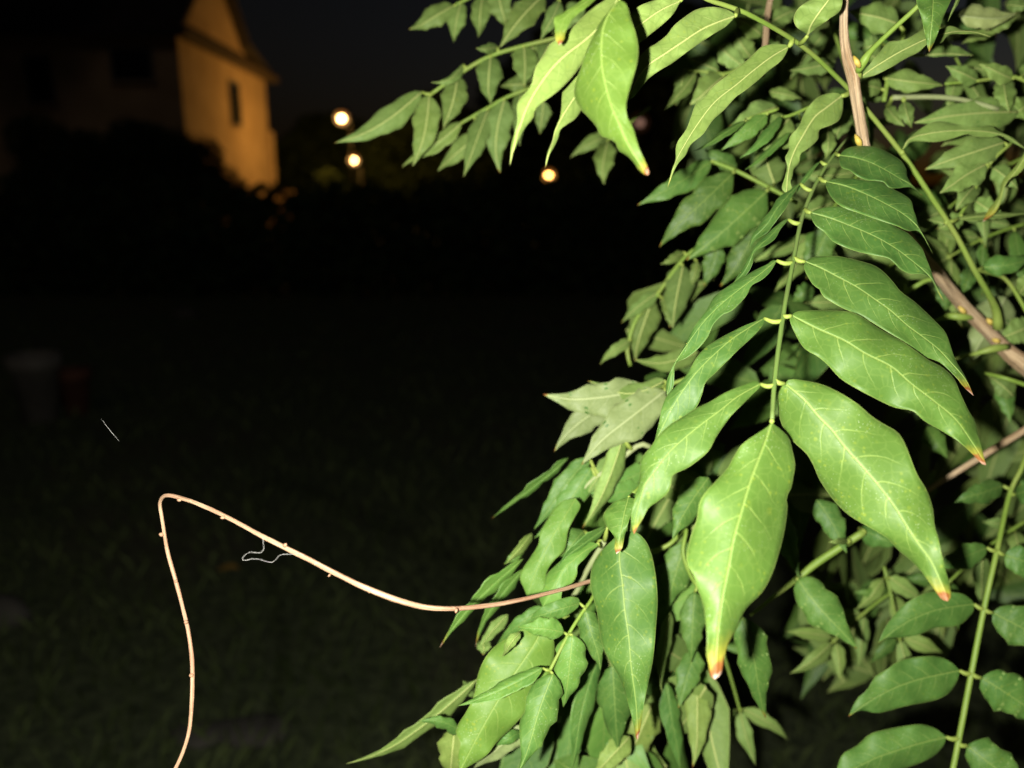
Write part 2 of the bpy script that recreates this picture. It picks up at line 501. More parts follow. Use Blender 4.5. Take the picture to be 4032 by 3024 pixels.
# ------------------------------------------------------------------ street lamps
def street_lamp(px, py, d, label, power, color, bulb_r, ecol, ek, arm, cat='street lamp'):
    hd = P(px, py, d)
    root = empty('street_lamp', (hd.x + arm, hd.y, 0), label, cat, 'lit lamps along the street')
    L = root.location
    hz = hd.z
    m = MB().lathe([(.06, 0), (.06, .7), (.035, .8), (.022, hz + .15)], 10, tuple(L))
    m.build('pole', M['metal'], root, True)
    t = TB()
    v, f, al, ro = ring_tube([Vector((L.x, L.y, hz + .10)), Vector((L.x - arm * .4, L.y, hz + .30)), Vector((hd.x, L.y, hz + .26))], [.03] * 3, 8)
    t.add((v, f, al, ro))
    t.build('arm', [M['metal']], root)
    MB().lathe([(bulb_r * .5, bulb_r * 1.35), (bulb_r * 1.25, bulb_r * .95), (bulb_r * 1.3, bulb_r * .6)][::-1], 14, tuple(hd)).build('lamp_shade', M['metal'], root, True)
    prof = [(max(.001, bulb_r * math.sin(a)), -bulb_r * math.cos(a)) for a in [math.pi * k / 10 for k in range(1, 8)]]
    g = MB().lathe(prof, 14, tuple(hd)).build('glowing_globe', emit('lamp_glow', ecol, ek), root, True)
    bowl = [(bulb_r * 2.3 * math.sin(a), bulb_r * 2.3 * math.cos(a)) for a in [math.pi / 2 * k / 5 for k in range(5, -1, -1)]]  # added glowing bowl behind the bulb, imitates the soft orange glare halo
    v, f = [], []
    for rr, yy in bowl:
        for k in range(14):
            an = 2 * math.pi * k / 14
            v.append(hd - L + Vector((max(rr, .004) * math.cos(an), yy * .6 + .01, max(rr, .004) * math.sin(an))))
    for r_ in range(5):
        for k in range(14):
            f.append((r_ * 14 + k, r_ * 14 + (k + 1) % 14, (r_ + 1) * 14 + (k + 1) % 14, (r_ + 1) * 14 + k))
    link('halo_bowl', v, f, [emit('lamp_halo_glow', (1.0, .32, .05), .35 if power else .01, .02)], root, True)
    if power:
        ld = bpy.data.lights.new('lamp_light', 'POINT')
        ld.energy = power; ld.color = color; ld.shadow_soft_size = bulb_r
        lo = bpy.data.objects.new('lamp_light', ld)
        lo.location = hd - Vector((.25, .0, bulb_r * 2.7)) - L
        lo.parent = root
        col.objects.link(lo)
    return root
SOD = (1.0, .50, .10)
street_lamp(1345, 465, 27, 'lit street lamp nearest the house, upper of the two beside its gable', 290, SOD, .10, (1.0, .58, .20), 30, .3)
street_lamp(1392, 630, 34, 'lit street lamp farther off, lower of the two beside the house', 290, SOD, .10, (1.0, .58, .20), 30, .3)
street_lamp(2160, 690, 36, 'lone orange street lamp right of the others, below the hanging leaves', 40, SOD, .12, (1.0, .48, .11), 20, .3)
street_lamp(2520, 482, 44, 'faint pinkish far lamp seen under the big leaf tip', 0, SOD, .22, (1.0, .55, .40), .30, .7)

# ------------------------------------------------------------------ trees, hedge, shrubs
def leafy(name, parent, blobs, n, size, seed):
    r = random.Random(seed)
    v, f = [], []
    O = Vector(parent.location) if parent is not None else Vector()
    tot = sum(b[3] * b[4] * b[5] for b in blobs)
    for (cx, cy, cz, rx, ry, rz) in blobs:
        for i in range(max(20, int(n * rx * ry * rz / tot))):
            while True:
                p = Vector((r.uniform(-1, 1), r.uniform(-1, 1), r.uniform(-1, 1)))
                if .25 < p.length < 1: break
            p = p * (.75 + .25 * p.length)
            c = Vector((cx + p.x * rx, cy + p.y * ry, cz + p.z * rz)) - O
            a = Vector((r.gauss(0, 1), r.gauss(0, 1), r.gauss(0, .6))).normalized()
            b_ = a.orthogonal().normalized()
            b_ = (b_ * math.cos(r.uniform(0, 6.28)) + a.cross(b_) * math.sin(r.uniform(0, 6.28))).normalized()
            s_ = size * r.uniform(.6, 1.3)
            k = len(v)
            nn = a.cross(b_)
            v += [c - a * s_, c + b_ * s_ * .45 + nn * s_ * .1, c + a * s_, c - b_ * s_ * .45 + nn * s_ * .1]
            f += [(k, k + 1, k + 2), (k, k + 2, k + 3)]
    return link(name, v, f, [M['foliage']], parent, False)

def tree(x, y, h, blobs, n, size, seed, label, name='tree', cat='tree', group=None, tr=.16):
    root = empty(name, (x, y, 0), label, cat, group)
    r = random.Random(seed + 5)
    t = TB()
    top = max(b[2] for b in blobs)
    t.add(ring_tube([Vector((x, y, -.1)), Vector((x + .05, y, h * .3)), Vector((x - .04, y + .05, h * .6)), Vector((x, y, top))], [tr, tr * .8, tr * .55, tr * .2], 8))
    for b in blobs:
        z0 = h * r.uniform(.3, .5)
        t.add(ring_tube([Vector((x, y, z0)), Vector(((x + b[0]) / 2, (y + b[1]) / 2, (z0 + b[2]) / 2 + .15)), Vector(b[:3])], [tr * .5, tr * .3, tr * .1], 6))
    t.build('trunk', [M['trunk']], root)
    leafy('crown', root, blobs, n, size, seed)
    return root


tree(-14.6, 19.5, 8, [(-14.6, 19.5, 7.2, 2.0, 1.5, 1.6), (-13.6, 19.3, 8.6, 1.6, 1.4, 1.5), (-15.8, 19.8, 8.4, 1.5, 1.4, 1.6)], 2600, .16, 3,
     'dim tree at the upper left corner before the house front', 'tree', 'tree')
def pb(px, py, d, r, ry=None, rz=None):
    c = P(px, py, d)
    return (c.x, c.y, c.z, r, ry or r, rz or r)
c = P(740, 800, 12)
tree(c.x, c.y, 1.2, [pb(735, 690, 12, .60), pb(700, 570, 12, .30, None, .26), pb(815, 625, 12, .28, None, .36), pb(520, 540, 12.2, .40, None, .30), pb(330, 600, 12.2, .5, None, .36), pb(150, 560, 12.2, .5, None, .45), pb(880, 745, 12, .36), pb(935, 790, 12, .28), pb(590, 660, 12.2, .70), pb(420, 720, 12.2, .75), pb(230, 760, 12.3, .7)], 26000, .05, 4,
     'dark bush standing before the lower part of the lit gable', 'shrub', 'shrub', None, .035)
tree(-6.75, 29.2, 2.4, [(-6.75, 29.2, 1.85, .55, .5, .5), (-6.35, 29.3, 1.4, .5, .5, .5)], 900, .08, 6,
     'small green bush faintly lit below the two lamps', 'shrub', 'shrub', None, .04)
tree(-4.2, 42, 7, [(-4.2, 42, 4.6, 2.6, 1.6, 2.0), (-2.2, 42, 4.0, 2.2, 1.5, 1.8), (-6.2, 42, 3.4, 2.0, 1.5, 1.8), (-4.0, 42, 2.2, 3.2, 1.5, 1.6)], 9000, .30, 7,
     'dark tree right behind the two lamps against the night sky', 'tree', 'tree', 'dark trees along the street')
tree(-10.4, 46, 6, [(-10.4, 46, 4.3, 2.6, 1.6, 1.8), (-8.2, 46, 3.4, 2.2, 1.5, 1.6), (-12.0, 46, 3.2, 2.0, 1.5, 1.8), (-10.0, 46, 1.9, 3.4, 1.5, 1.6)], 9000, .30, 17,
     'dark low tree between the house and the two lamps', 'tree', 'tree', 'dark trees along the street')
tree(5.6, 48, 12, [(5.6, 48, 9.5, 4.6, 2.0, 4.2), (1.2, 48, 6.2, 3.4, 2.0, 3.4), (10.2, 48, 8.2, 4.6, 2.0, 4.2), (5.0, 48, 4.0, 4.6, 2.0, 3.6), (1.5, 48, 2.6, 3.6, 2.0, 2.4), (10.5, 48, 3.4, 4.2, 2.0, 3.0)], 16000, .42, 8,
     'tall dark tree behind the lone orange lamp', 'tree', 'tree', 'dark trees along the street', .3)
hz = empty('hedge', (-2, 9.2, 0), 'long dark hedge across the end of the lawn', 'hedge')
rh = random.Random(3)
leafy('foliage', hz, [(-9 + i * .62, 9.2 + rh.uniform(-.1, .1), .55, .58, .60, .80 + rh.uniform(-.05, .05)) for i in range(26)], 36000, .085, 9)
for i in range(26):
    x = -9 + i * .62
    t = TB()
    t.add(ring_tube([Vector((x, 9.2, -.1)), Vector((x + .06, 9.23, .4)), Vector((x - .03, 9.2, .85))], [.03, .02, .008], 6))
    t.build('hedge_stem', [M['trunk']], hz)

# ------------------------------------------------------------------ small things on the lawn
def ground_at(px, py):
    d = FW + RT * ((px - 2016) / F) + UP * ((1512 - py) / F)
    return CAM + d * (CAM.z / -d.z)
def pot(px, py, r, h, mat, label):
    g = ground_at(px, py)
    root = empty('plant_pot', (g.x, g.y, 0), label, 'pot', 'pots on the dark lawn')
    MB().lathe([(r * .68, 0), (r * .9, h * .78), (r * 1.02, h * .79), (r * 1.04, h), (r * .92, h), (r * .86, h * .8)], 20, (g.x, g.y, 0)).build('pot_body', mat, root, True)
    MB().lathe([(r * .84, h * .8), (r * .86, h * .86), (r * .4, h * .89)], 16, (g.x, g.y, 0)).build('soil', M['soil'], root, True)
pot(165, 1650, .12, .33, M['potgrey'], 'pale grey pot on the dark lawn at the left edge')
pot(305, 1625, .085, .23, M['terracotta'], 'reddish pot on the dark lawn beside the pale one')
def stone(px, py, rx, ry, rz, label, mat, seed, name='stone', cat='stone', group='pale stones on the lawn'):
    g = ground_at(px, py); r = random.Random(seed)
    v, f = [], []
    n, mrow = 14, 6
    for j in range(mrow + 1):
        th = math.pi * j / mrow * .5
        for i in range(n):
            a = 2 * math.pi * i / n
            k = 1 + .12 * math.sin(3 * a + seed) + r.uniform(-.05, .05)
            v.append((rx * math.cos(a) * math.cos(th) * k, ry * math.sin(a) * math.cos(th) * k, rz * math.sin(th) ** .7 - .004))
    for j in range(mrow):
        for i in range(n):
            k = (i + 1) % n
            f.append((j * n + i, j * n + k, (j + 1) * n + k, (j + 1) * n + i))
    f.append(tuple(reversed(range(n))))
    o = link(name, v, f, [mat], None, True)
    o.location = (g.x, g.y, 0)
    tag(o, label, cat, group)
stone(0, 2440, .075, .06, .07, 'pale stone on the grass at the left edge low down', M['stone'], 2)
stone(990, 2880, .085, .05, .025, 'flat pale stone on the grass near the bottom edge', M['stone'], 5)
stone(790, 2890, .06, .04, .02, 'smaller flat stone left of the flat pale one near the bottom edge', M['stone'], 6)
stone(725, 1250, .12, .08, .10, 'small pale stone far off on the dark lawn', M['stone'], 7)
g = ground_at(900, 2300)
lf = link('fallen_leaf', [(-.03, 0, 0), (-.01, -.014, .006), (.014, -.012, .010), (.035, .002, .004), (.014, .014, .012), (-.01, .015, .008),
                          (-.03, 0, -.001), (-.01, -.014, .005), (.014, -.012, .009), (.035, .002, .003), (.014, .014, .011), (-.01, .015, .007)],
          [(0, 1, 2, 3, 4, 5), (11, 10, 9, 8, 7, 6)] + [(i, 6 + i, 6 + (i + 1) % 6, (i + 1) % 6) for i in range(6)], [M['deadleaf']], None, False)
lf.location = (g.x, g.y, .045)
tag(lf, 'orange fallen leaf lying on the grass beyond the bare shoot', 'leaf')

# ------------------------------------------------------------------ the wisteria
VL = Vector((.75, .55, 0))
vine = empty('wisteria_vine', VL, 'green wisteria vine with hanging feather leaves and woody stem, lit by flash', 'plant')
vine.matrix_basis.translation = VL

COLS_H = (-1, -.86, -.66, -.44, -.22, -.07, 0, .07, .22, .44, .66, .86, 1)
COLS_S = (-1, -.75, -.42, -.08, 0, .08, .42, .75, 1)
PROF = [(0, .05), (.03, .34), (.08, .62), (.16, .86), (.26, .98), (.36, 1.0), (.48, .93), (.60, .78), (.70, .60), (.79, .41), (.86, .25), (.92, .145), (.97, .075), (1, .015)]
def prof(t):
    for (a, x), (b, y) in zip(PROF, PROF[1:]):
        if t <= b:
            u = (t - a) / (b - a)
            return x + (y - x) * (u * u * (3 - 2 * u) * .5 + u * .5)
    return PROF[-1][1]

def blade(mid, left, right, zb, zt, face, cols, tl, tr, wave, sag, seed, tip, tint, wear, thick=.00028):
    """mid/left/right: equal-length lists of photo pixels; depths zb -> zt. Returns a closed thin solid."""
    r = random.Random(seed)
    n = len(mid) - 1
    ph1, ph2, fq1, fq2 = r.uniform(0, 6.28), r.uniform(0, 6.28), r.uniform(2.6, 4.8), r.uniform(2.6, 4.8)
    nc = len(cols)
    wid = [max(1e-3, math.dist(l, m)) for l, m in zip(left, mid)]
    wir = [max(1e-3, math.dist(q, m)) for q, m in zip(right, mid)]
    wmax = max(max(wid), max(wir))
    V, A, S, LA = [], [], [], []
    for i in range(n + 1):
        t = i / n
        zc = zb + (zt - zb) * t - sag * math.sin(math.pi * t)
        mm = zc / F
        for s in cols:
            e = left[i] if s < 0 else right[i]
            w = wid[i] if s < 0 else wir[i]
            k = abs(s)
            x = mid[i][0] + (e[0] - mid[i][0]) * k
            y = mid[i][1] + (e[1] - mid[i][1]) * k
            sl = tl if s < 0 else tr
            # cupped blade: slope changes from midrib to margin, margins ripple
            z = zc + w * mm * (sl * (k * .55 + k * k * .45))
            z += wave * wmax * mm * (k ** 1.8) * math.sin(6.283 * (fq1 if s < 0 else fq2) * t + (ph1 if s < 0 else ph2)) * min(1, 6 * t) * min(1, 5 * (1 - t))
            if s == 0: z -= (.00045 if face != 'T' else -.0003) * (1 - .6 * t)
            V.append((x, y, z)); A.append(t); S.append(s); LA.append(s * w / wmax)
    top = [P(*p) for p in V]
    bot = [P(p[0], p[1], p[2] + thick) for p in V]
    N0 = len(top)
    # orientation of the front side
    i = n // 2 * nc
    a, b, c = top[i], top[i + nc - 1], top[i + nc]
    flip = (b - a).cross(c - a).dot(CAM - a) < 0
    f, mi = [], []
    up = {'T': (0, 1), 'U': (1, 0), 'P': (2, 0)}[face]
    for i in range(n):
        for j in range(nc - 1):
            q = (i * nc + j, i * nc + j + 1, (i + 1) * nc + j + 1, (i + 1) * nc + j)
            if flip: q = q[::-1]
            f.append(q); mi.append(up[0])
            f.append(tuple(N0 + k for k in q[::-1])); mi.append(up[1])
    rim = [j for j in range(nc)] + [i * nc + nc - 1 for i in range(1, n + 1)] + [n * nc + j for j in range(nc - 2, -1, -1)] + [i * nc for i in range(n - 1, 0, -1)]
    for a, b in zip(rim, rim[1:] + rim[:1]):
        q = (a, N0 + a, N0 + b, b)
        f.append(q if not flip else q[::-1]); mi.append(up[0])
    return ([p - VL for p in top + bot], f, mi, {'along': A * 2, 'side': S * 2, 'lat': LA * 2,
            'tint': [tint] * (2 * N0), 'tip': [tip] * (2 * N0), 'wear': [wear] * (2 * N0), 'val': [VAL[0] * (r.uniform(.78, 1.2) if len(cols) < 12 else r.uniform(.94, 1.06))] * (2 * N0)})

VAL = [1.0]
FACES = [M['upper'], M['under'], M['pale']]
dense = lambda u: u * .75 + .25 * (3 * u * u - 2 * u ** 3)
NLEAF = [0]
def auto_slope(mid, wl, wr, z, ratio):
    L = sum(math.dist(a, b) for a, b in zip(mid, mid[1:]))
    true_w = L * ratio
    w = (wl + wr) / 2
    return min(2.6, math.sqrt(max(0, true_w * true_w - w * w)) / max(w, 1))

def put_blade(parent, mid, L, R, zb, zt, face, cols, kw):
    NLEAF[0] += 1
    r = random.Random(NLEAF[0] * 7 + 3)
    wl = max(math.dist(a, b) for a, b in zip(L, mid)); wr = max(math.dist(a, b) for a, b in zip(R, mid))
    sl = auto_slope(mid, wl, wr, zb, .13) * kw.get('lean', r.choice((-1, 1)))
    fold = kw.get('fold', r.uniform(.1, .65))
    tl = kw.get('tl', sl + fold); tr = kw.get('tr', -sl + fold)
    o = blade(mid, L, R, zb, zt, face, cols, tl, tr, kw.get('wave', .16), kw.get('sag', r.uniform(.002, .008)), NLEAF[0],
              kw.get('tip', r.choice((0, .02, .03, .045)) if face == 'T' else r.choice((0, 0, .015, .03))),
              kw.get('tint', r.uniform(0, .25)), kw.get('wear', r.uniform(.1, .45)))
    return link('leaflet', o[0], o[1], FACES, parent, True, o[2], o[3])

def fr(frame, pts):
    if frame is None: return [tuple(p) for p in pts]
    ox, oy, s = frame
    return [(ox + x * s, oy + y * s) for x, y in pts]

def hero(parent, face, zb, zt, frame, mid, left, right, **kw):
    n = kw.get('n', 46)
    m = cr(fr(frame, mid), n, dense)
    l = cr([fr(frame, mid)[0]] + fr(frame, left) + [fr(frame, mid)[-1]], n, dense)
    r = cr([fr(frame, mid)[0]] + fr(frame, right) + [fr(frame, mid)[-1]], n, dense)
    return put_blade(parent, m, l, r, zb, zt, face, COLS_H, kw)

def simple(parent, face, bx, by, tx, ty, hw, z, z2=None, bend=None, n=16, **kw):
    """parametric leaflet: base, tip, half width (px or (left,right)), depth, sideways bow in px"""
    r = random.Random(int(bx * 13 + by * 7 + tx))
    z2 = z + r.uniform(-.015, .01) if z2 is None else z2
    dx, dy = tx - bx, ty - by
    L = math.hypot(dx, dy)
    nx, ny = -dy / L, dx / L
    bend = r.uniform(-.05, .05) * L if bend is None else bend
    curl = kw.get('curl', r.uniform(-.12, .12) * L)
    hl, hr = hw if isinstance(hw, tuple) else (hw * r.uniform(.88, 1.08), hw * r.uniform(.88, 1.08))
    m, l, q = [], [], []
    p1, p2, f1, f2 = r.uniform(0, 6.28), r.uniform(0, 6.28), r.uniform(2, 3.4), r.uniform(2, 3.4)
    rip = kw.get('rip', .11)
    kw.setdefault('wave', .17)
    for i in range(n + 1):
        t = dense(i / n)
        b = bend * math.sin(math.pi * t) + curl * max(0, t - .6) ** 2 / .16 * .6
        if t > .9: b += 0
        x = bx + dx * t + nx * b; y = by + dy * t + ny * b
        w = prof(t)
        tb = min(1, 5 * (1 - t))
        m.append((x, y))
        wl = hl * w * (1 + rip * (math.sin(6.283 * f1 * t + p1) + .5 * math.sin(6.283 * f1 * 2.3 * t + p2)) * tb); wr = hr * w * (1 + rip * (math.sin(6.283 * f2 * t + p2) + .5 * math.sin(6.283 * f2 * 2.1 * t + p1)) * tb)
        l.append((x - nx * wl, y - ny * wl)); q.append((x + nx * wr, y + ny * wr))
    return put_blade(parent, m, l, q, z, z2, face, COLS_S, kw)

def compound(rachis, leaves=(), mat='rachis', stalk='stalk', label=None, segs=None, petiole=True, extra=()):
    """rachis: list of (px,py,depth,r); leaves: callables given the parent. Petiolules: (base px,py,z) -> nearest point on rachis."""
    t = TB()
    t.add(tube_data(rachis, segs or max(8, 4 * len(rachis)), 8), 0)
    for e in extra: t.add(tube_data(e, 8, 7), 1)
    S = cr([(p[0], p[1], p[2] * 3000, p[3]) for p in rachis], 60)
    for lf in leaves:
        b = lf.get('b')
        if b is None or not petiole: continue
        bx, by, bz = b
        k = min(range(61), key=lambda i: (S[i][0] - bx) ** 2 + (S[i][1] - by) ** 2)
        d = math.hypot(S[k][0] - bx, S[k][1] - by)
        if d > 170: continue
        rr = lf.get('pr', max(3.0, S[k][3] * .8))
        mx, my = (S[k][0] + bx) / 2, (S[k][1] + by) / 2 + lf.get('hook', d * .12)
        t.add(tube_data([(S[k][0], S[k][1], S[k][2] / 3000, rr), (mx, my, (S[k][2] / 3000 + bz) / 2 - .001, rr * 1.05), (bx, by, bz, rr * .75)], 6, 7), 1)
    o = t.build('compound_leaf', [M[mat], M[stalk]], vine)
    if label: o['label'] = label
    for lf in leaves: lf['make'](o)
    return o

def H(face, zb, zt, frame, mid, left, right, pr=None, hook=None, **kw):
    b = fr(frame, mid[:1])[0]
    d = {'b': (b[0], b[1], zb), 'make': lambda o: hero(o, face, zb, zt, frame, mid, left, right, **kw)}
    if pr: d['pr'] = pr
    if hook is not None: d['hook'] = hook
    return d
def S_(face, bx, by, tx, ty, hw, z, z2=None, bend=None, pet=True, **kw):
    d = {'b': (bx, by, z) if pet else None, 'make': lambda o: simple(o, face, bx, by, tx, ty, hw, z, z2, bend, **kw)}
    return d

R3 = (2000, 0, .452); R4 = (2900, 0, .5124); R5 = (2400, 500, .452); R6 = (3032, 700, .452); R7 = (2000, 1200, .452)
R8 = (2800, 1400, .4973); Q3 = (1300, 2250, .4666); Q4 = (2000, 2000, .6173); Q5 = (2900, 2100, .5571)

# --- main leaf in the foreground, hanging towards the lens
A = [(3338, 540, .352, 4.8), (3268, 632, .342, 6.4), (3209, 730, .333, 7.2), (3157, 862, .322, 8.0), (3123, 1031, .308, 8.8), (3085, 1235, .29, 9.6), (3050, 1505, .27, 9.6), (3040, 1655, .26, 8.8)]
compound(A, [
 H('T', .338, .328, R4, [(790, 1195), (900, 1210), (1030, 1250), (1150, 1310), (1250, 1370), (1340, 1420), (1430, 1505)],
   [(830, 1150), (900, 1125), (1000, 1120), (1100, 1140), (1200, 1190), (1270, 1240), (1305, 1300), (1310, 1350), (1335, 1400), (1365, 1435)],
   [(790, 1240), (810, 1290), (870, 1310), (920, 1350), (1000, 1385), (1070, 1390), (1130, 1400), (1170, 1440), (1230, 1448), (1340, 1440)], pr=7.0, tint=0, tip=.02, fold=.3, tl=1.5, tr=-1.0),
 H('T', .330, .318, R6, [(490, 35), (650, 70), (850, 150), (1030, 240), (1150, 310), (1250, 390), (1310, 460), (1420, 665)],
   [(560, 8), (700, 5), (850, 25), (970, 30), (1060, 90), (1170, 150), (1230, 200), (1250, 280), (1275, 350), (1300, 430), (1335, 490)],
   [(485, 70), (540, 180), (620, 250), (750, 300), (950, 370), (1100, 420), (1200, 462), (1295, 468)], pr=7.8, tint=0, tip=.02, tl=1.3, tr=-.9),
 H('T', .320, .306, R6, [(355, 305), (500, 345), (650, 400), (800, 460), (950, 530), (1100, 620), (1200, 695), (1300, 775), (1370, 840), (1420, 900), (1515, 1080)],
   [(400, 275), (500, 255), (700, 245), (810, 255), (900, 300), (1000, 360), (1100, 430), (1200, 480), (1280, 560), (1330, 620), (1360, 700), (1390, 770), (1420, 860), (1470, 980)],
   [(360, 350), (400, 420), (480, 480), (540, 550), (650, 605), (750, 640), (900, 675), (1030, 700), (1080, 740), (1140, 800), (1220, 835), (1340, 840), (1400, 880), (1440, 960)], pr=8.6, tint=.05, tip=.05, tl=1.05, tr=-.6),
 H('T', .307, .288, None, [(3170, 1030), (3235, 1057), (3303, 1093), (3371, 1129), (3439, 1175), (3507, 1224), (3574, 1283), (3642, 1333), (3700, 1380), (3736, 1420), (3798, 1490), (3834, 1559)],
   [(3195, 1014), (3235, 1009), (3303, 1009), (3371, 1023), (3439, 1043), (3470, 1062), (3507, 1098), (3547, 1147), (3602, 1188), (3656, 1238), (3710, 1292), (3724, 1310), (3740, 1353), (3762, 1415), (3798, 1476)],
   [(3165, 1053), (3181, 1089), (3204, 1125), (3226, 1138), (3240, 1166), (3272, 1188), (3321, 1215), (3394, 1247), (3484, 1301), (3574, 1355), (3630, 1400), (3664, 1413), (3702, 1428), (3762, 1483), (3798, 1527)], pr=9.0, tint=.2, tip=.075, tl=1.05, tr=-.3),
 H('T', .288, .268, None, [(3116, 1242), (3213, 1292), (3326, 1342), (3407, 1392), (3511, 1445), (3585, 1509), (3670, 1574), (3759, 1648), (3824, 1738), (3883, 1832)],
   [(3136, 1227), (3181, 1222), (3281, 1222), (3344, 1227), (3385, 1242), (3430, 1272), (3484, 1306), (3543, 1337), (3597, 1374), (3660, 1419), (3702, 1440), (3735, 1465), (3759, 1494), (3783, 1552), (3816, 1621), (3838, 1655), (3852, 1710), (3868, 1773)],
   [(3109, 1260), (3136, 1324), (3168, 1373), (3222, 1405), (3262, 1440), (3307, 1489), (3362, 1524), (3446, 1569), (3521, 1604), (3595, 1619), (3640, 1658), (3710, 1698), (3774, 1738), (3834, 1793), (3868, 1828)], pr=9.4, tint=.35, tip=.07, tl=.95, tr=-.05, wear=.4),
 H('T', .272, .245, None, [(3090, 1510), (3168, 1574), (3228, 1644), (3277, 1693), (3322, 1753), (3397, 1838), (3456, 1907), (3521, 1992), (3576, 2081), (3616, 2141), (3664, 2206), (3700, 2285), (3732, 2368)],
   [(3108, 1494), (3158, 1497), (3238, 1514), (3312, 1549), (3382, 1594), (3427, 1634), (3471, 1664), (3536, 1703), (3566, 1753), (3591, 1818), (3616, 1877), (3645, 1922), (3665, 1972), (3675, 2012), (3680, 2071), (3695, 2121), (3708, 2184), (3730, 2267), (3744, 2323), (3744, 2355)],
   [(3070, 1534), (3063, 1599), (3073, 1659), (3098, 1708), (3138, 1753), (3173, 1783), (3203, 1833), (3223, 1882), (3257, 1937), (3297, 1987), (3347, 2032), (3422, 2076), (3496, 2121), (3535, 2165), (3585, 2206), (3641, 2267), (3680, 2323), (3708, 2360)], pr=9.8, tint=.45, tip=.06, tl=.20, tr=.80, wear=.55),
 H('T', .26, .228, None, [(3038, 1662), (3014, 1738), (2984, 1817), (2954, 1897), (2919, 2016), (2889, 2121), (2870, 2224), (2845, 2350), (2828, 2470), (2818, 2580), (2814, 2675)],
   [(3024, 1678), (2964, 1718), (2919, 1753), (2889, 1798), (2865, 1842), (2825, 1887), (2785, 1930), (2755, 1975), (2742, 2050), (2716, 2123), (2703, 2185), (2706, 2228), (2728, 2259), (2747, 2321), (2765, 2370), (2777, 2444), (2784, 2512), (2781, 2574), (2790, 2617), (2797, 2660)],
   [(3049, 1671), (3078, 1693), (3108, 1728), (3121, 1778), (3131, 1828), (3123, 1882), (3111, 1937), (3096, 1952), (3101, 1987), (3098, 2037), (3088, 2096), (3071, 2166), (3040, 2260), (3000, 2333), (2938, 2395), (2919, 2432), (2901, 2475), (2864, 2543), (2851, 2592), (2838, 2654)], pr=9.4, tint=.45, tip=.11, tl=.38, tr=.75, wear=.6),
 # left side, seen more edge on
 H('T', .272, .26, None, [(2994, 1512), (2904, 1562), (2836, 1616), (2768, 1666), (2701, 1720), (2633, 1783), (2579, 1855), (2542, 1905), (2524, 1960), (2505, 2030), (2497, 2104)],
   [(2972, 1498), (2927, 1516), (2859, 1544), (2791, 1584), (2741, 1607), (2678, 1647), (2633, 1675), (2588, 1720), (2565, 1756), (2524, 1806), (2520, 1842), (2520, 1878), (2511, 1923), (2500, 1960), (2487, 2010), (2484, 2045), (2488, 2080)],
   [(2992, 1525), (2963, 1553), (2927, 1589), (2886, 1629), (2850, 1675), (2818, 1724), (2791, 1774), (2746, 1815), (2701, 1846), (2646, 1873), (2642, 1905), (2628, 1941), (2590, 1975), (2555, 2000), (2531, 2043), (2512, 2074)], pr=9.4, tint=.35, tip=.05, tl=.9, tr=-.2),
 H('T', .29, .28, R7, [(2232, 118), (2100, 200), (1950, 300), (1800, 430), (1650, 580), (1530, 740), (1430, 900), (1340, 1080), (1265, 1240)],
   [(2212, 125), (2100, 165), (1940, 240), (1750, 350), (1650, 450), (1550, 620), (1480, 690), (1380, 800), (1340, 900), (1320, 1000), (1290, 1130)],
   [(2225, 170), (2130, 280), (2000, 400), (1900, 500), (1800, 600), (1720, 680), (1690, 780), (1650, 880), (1560, 980), (1450, 1080), (1340, 1170)], pr=9.4, tint=.1, tip=.02, tl=1.0, tr=-.3),
 H('T', .308, .30, None, [(3058, 1026), (2988, 1083), (2920, 1133), (2852, 1187), (2791, 1245), (2746, 1299), (2705, 1358), (2664, 1421), (2646, 1471), (2626, 1557)],
   [(3042, 1024), (3024, 1038), (2979, 1060), (2938, 1083), (2897, 1106), (2852, 1137), (2811, 1169), (2788, 1210), (2764, 1245), (2732, 1290), (2701, 1349), (2673, 1399), (2651, 1440), (2628, 1489), (2622, 1530)],
   [(3052, 1040), (3033, 1070), (3001, 1101), (2960, 1124), (2942, 1160), (2911, 1196), (2875, 1228), (2850, 1236), (2809, 1277), (2787, 1327), (2750, 1372), (2705, 1408), (2660, 1431), (2655, 1471), (2651, 1525)], pr=9.0, tint=.0, tip=0, tl=1.3, tr=-.7),
 H('T', .322, .318, R5, [(1558, 806), (1480, 865), (1410, 945), (1330, 1015), (1262, 1080), (1232, 1150), (1195, 1230), (1145, 1300), (1085, 1350)],
   [(1540, 800), (1480, 838), (1400, 905), (1320, 978), (1255, 1050), (1215, 1120), (1175, 1200), (1125, 1280)],
   [(1545, 825), (1490, 890), (1445, 970), (1375, 1025), (1295, 1065), (1256, 1110), (1245, 1190), (1212, 1260), (1165, 1310)], pr=8.6, tint=0, tip=0, tl=1.6, tr=-1.2),
 H('T', .333, .33, R5, [(1662, 495), (1570, 580), (1500, 660), (1440, 740), (1380, 840), (1310, 915), (1250, 975), (1215, 1070)],
   [(1640, 495), (1575, 545), (1500, 590), (1450, 640), (1405, 720), (1345, 790), (1285, 880), (1235, 960)],
   [(1640, 530), (1580, 620), (1540, 700), (1490, 770), (1425, 855), (1372, 922), (1300, 965), (1255, 1005)], pr=7.8, tint=0, tip=0, tl=1.5, tr=-1.2),
 H('T', .342, .34, R5, [(1840, 300), (1770, 365), (1715, 435), (1665, 500), (1620, 590)],
   [(1810, 310), (1745, 365), (1690, 435), (1650, 500)],
   [(1825, 320), (1775, 385), (1748, 430), (1690, 500)], pr=7.0, tint=0, tip=0, tl=1.5, tr=-1.2, n=18),
], mat='rachis_dark', label='large leaf of broad green leaflets hanging in front')

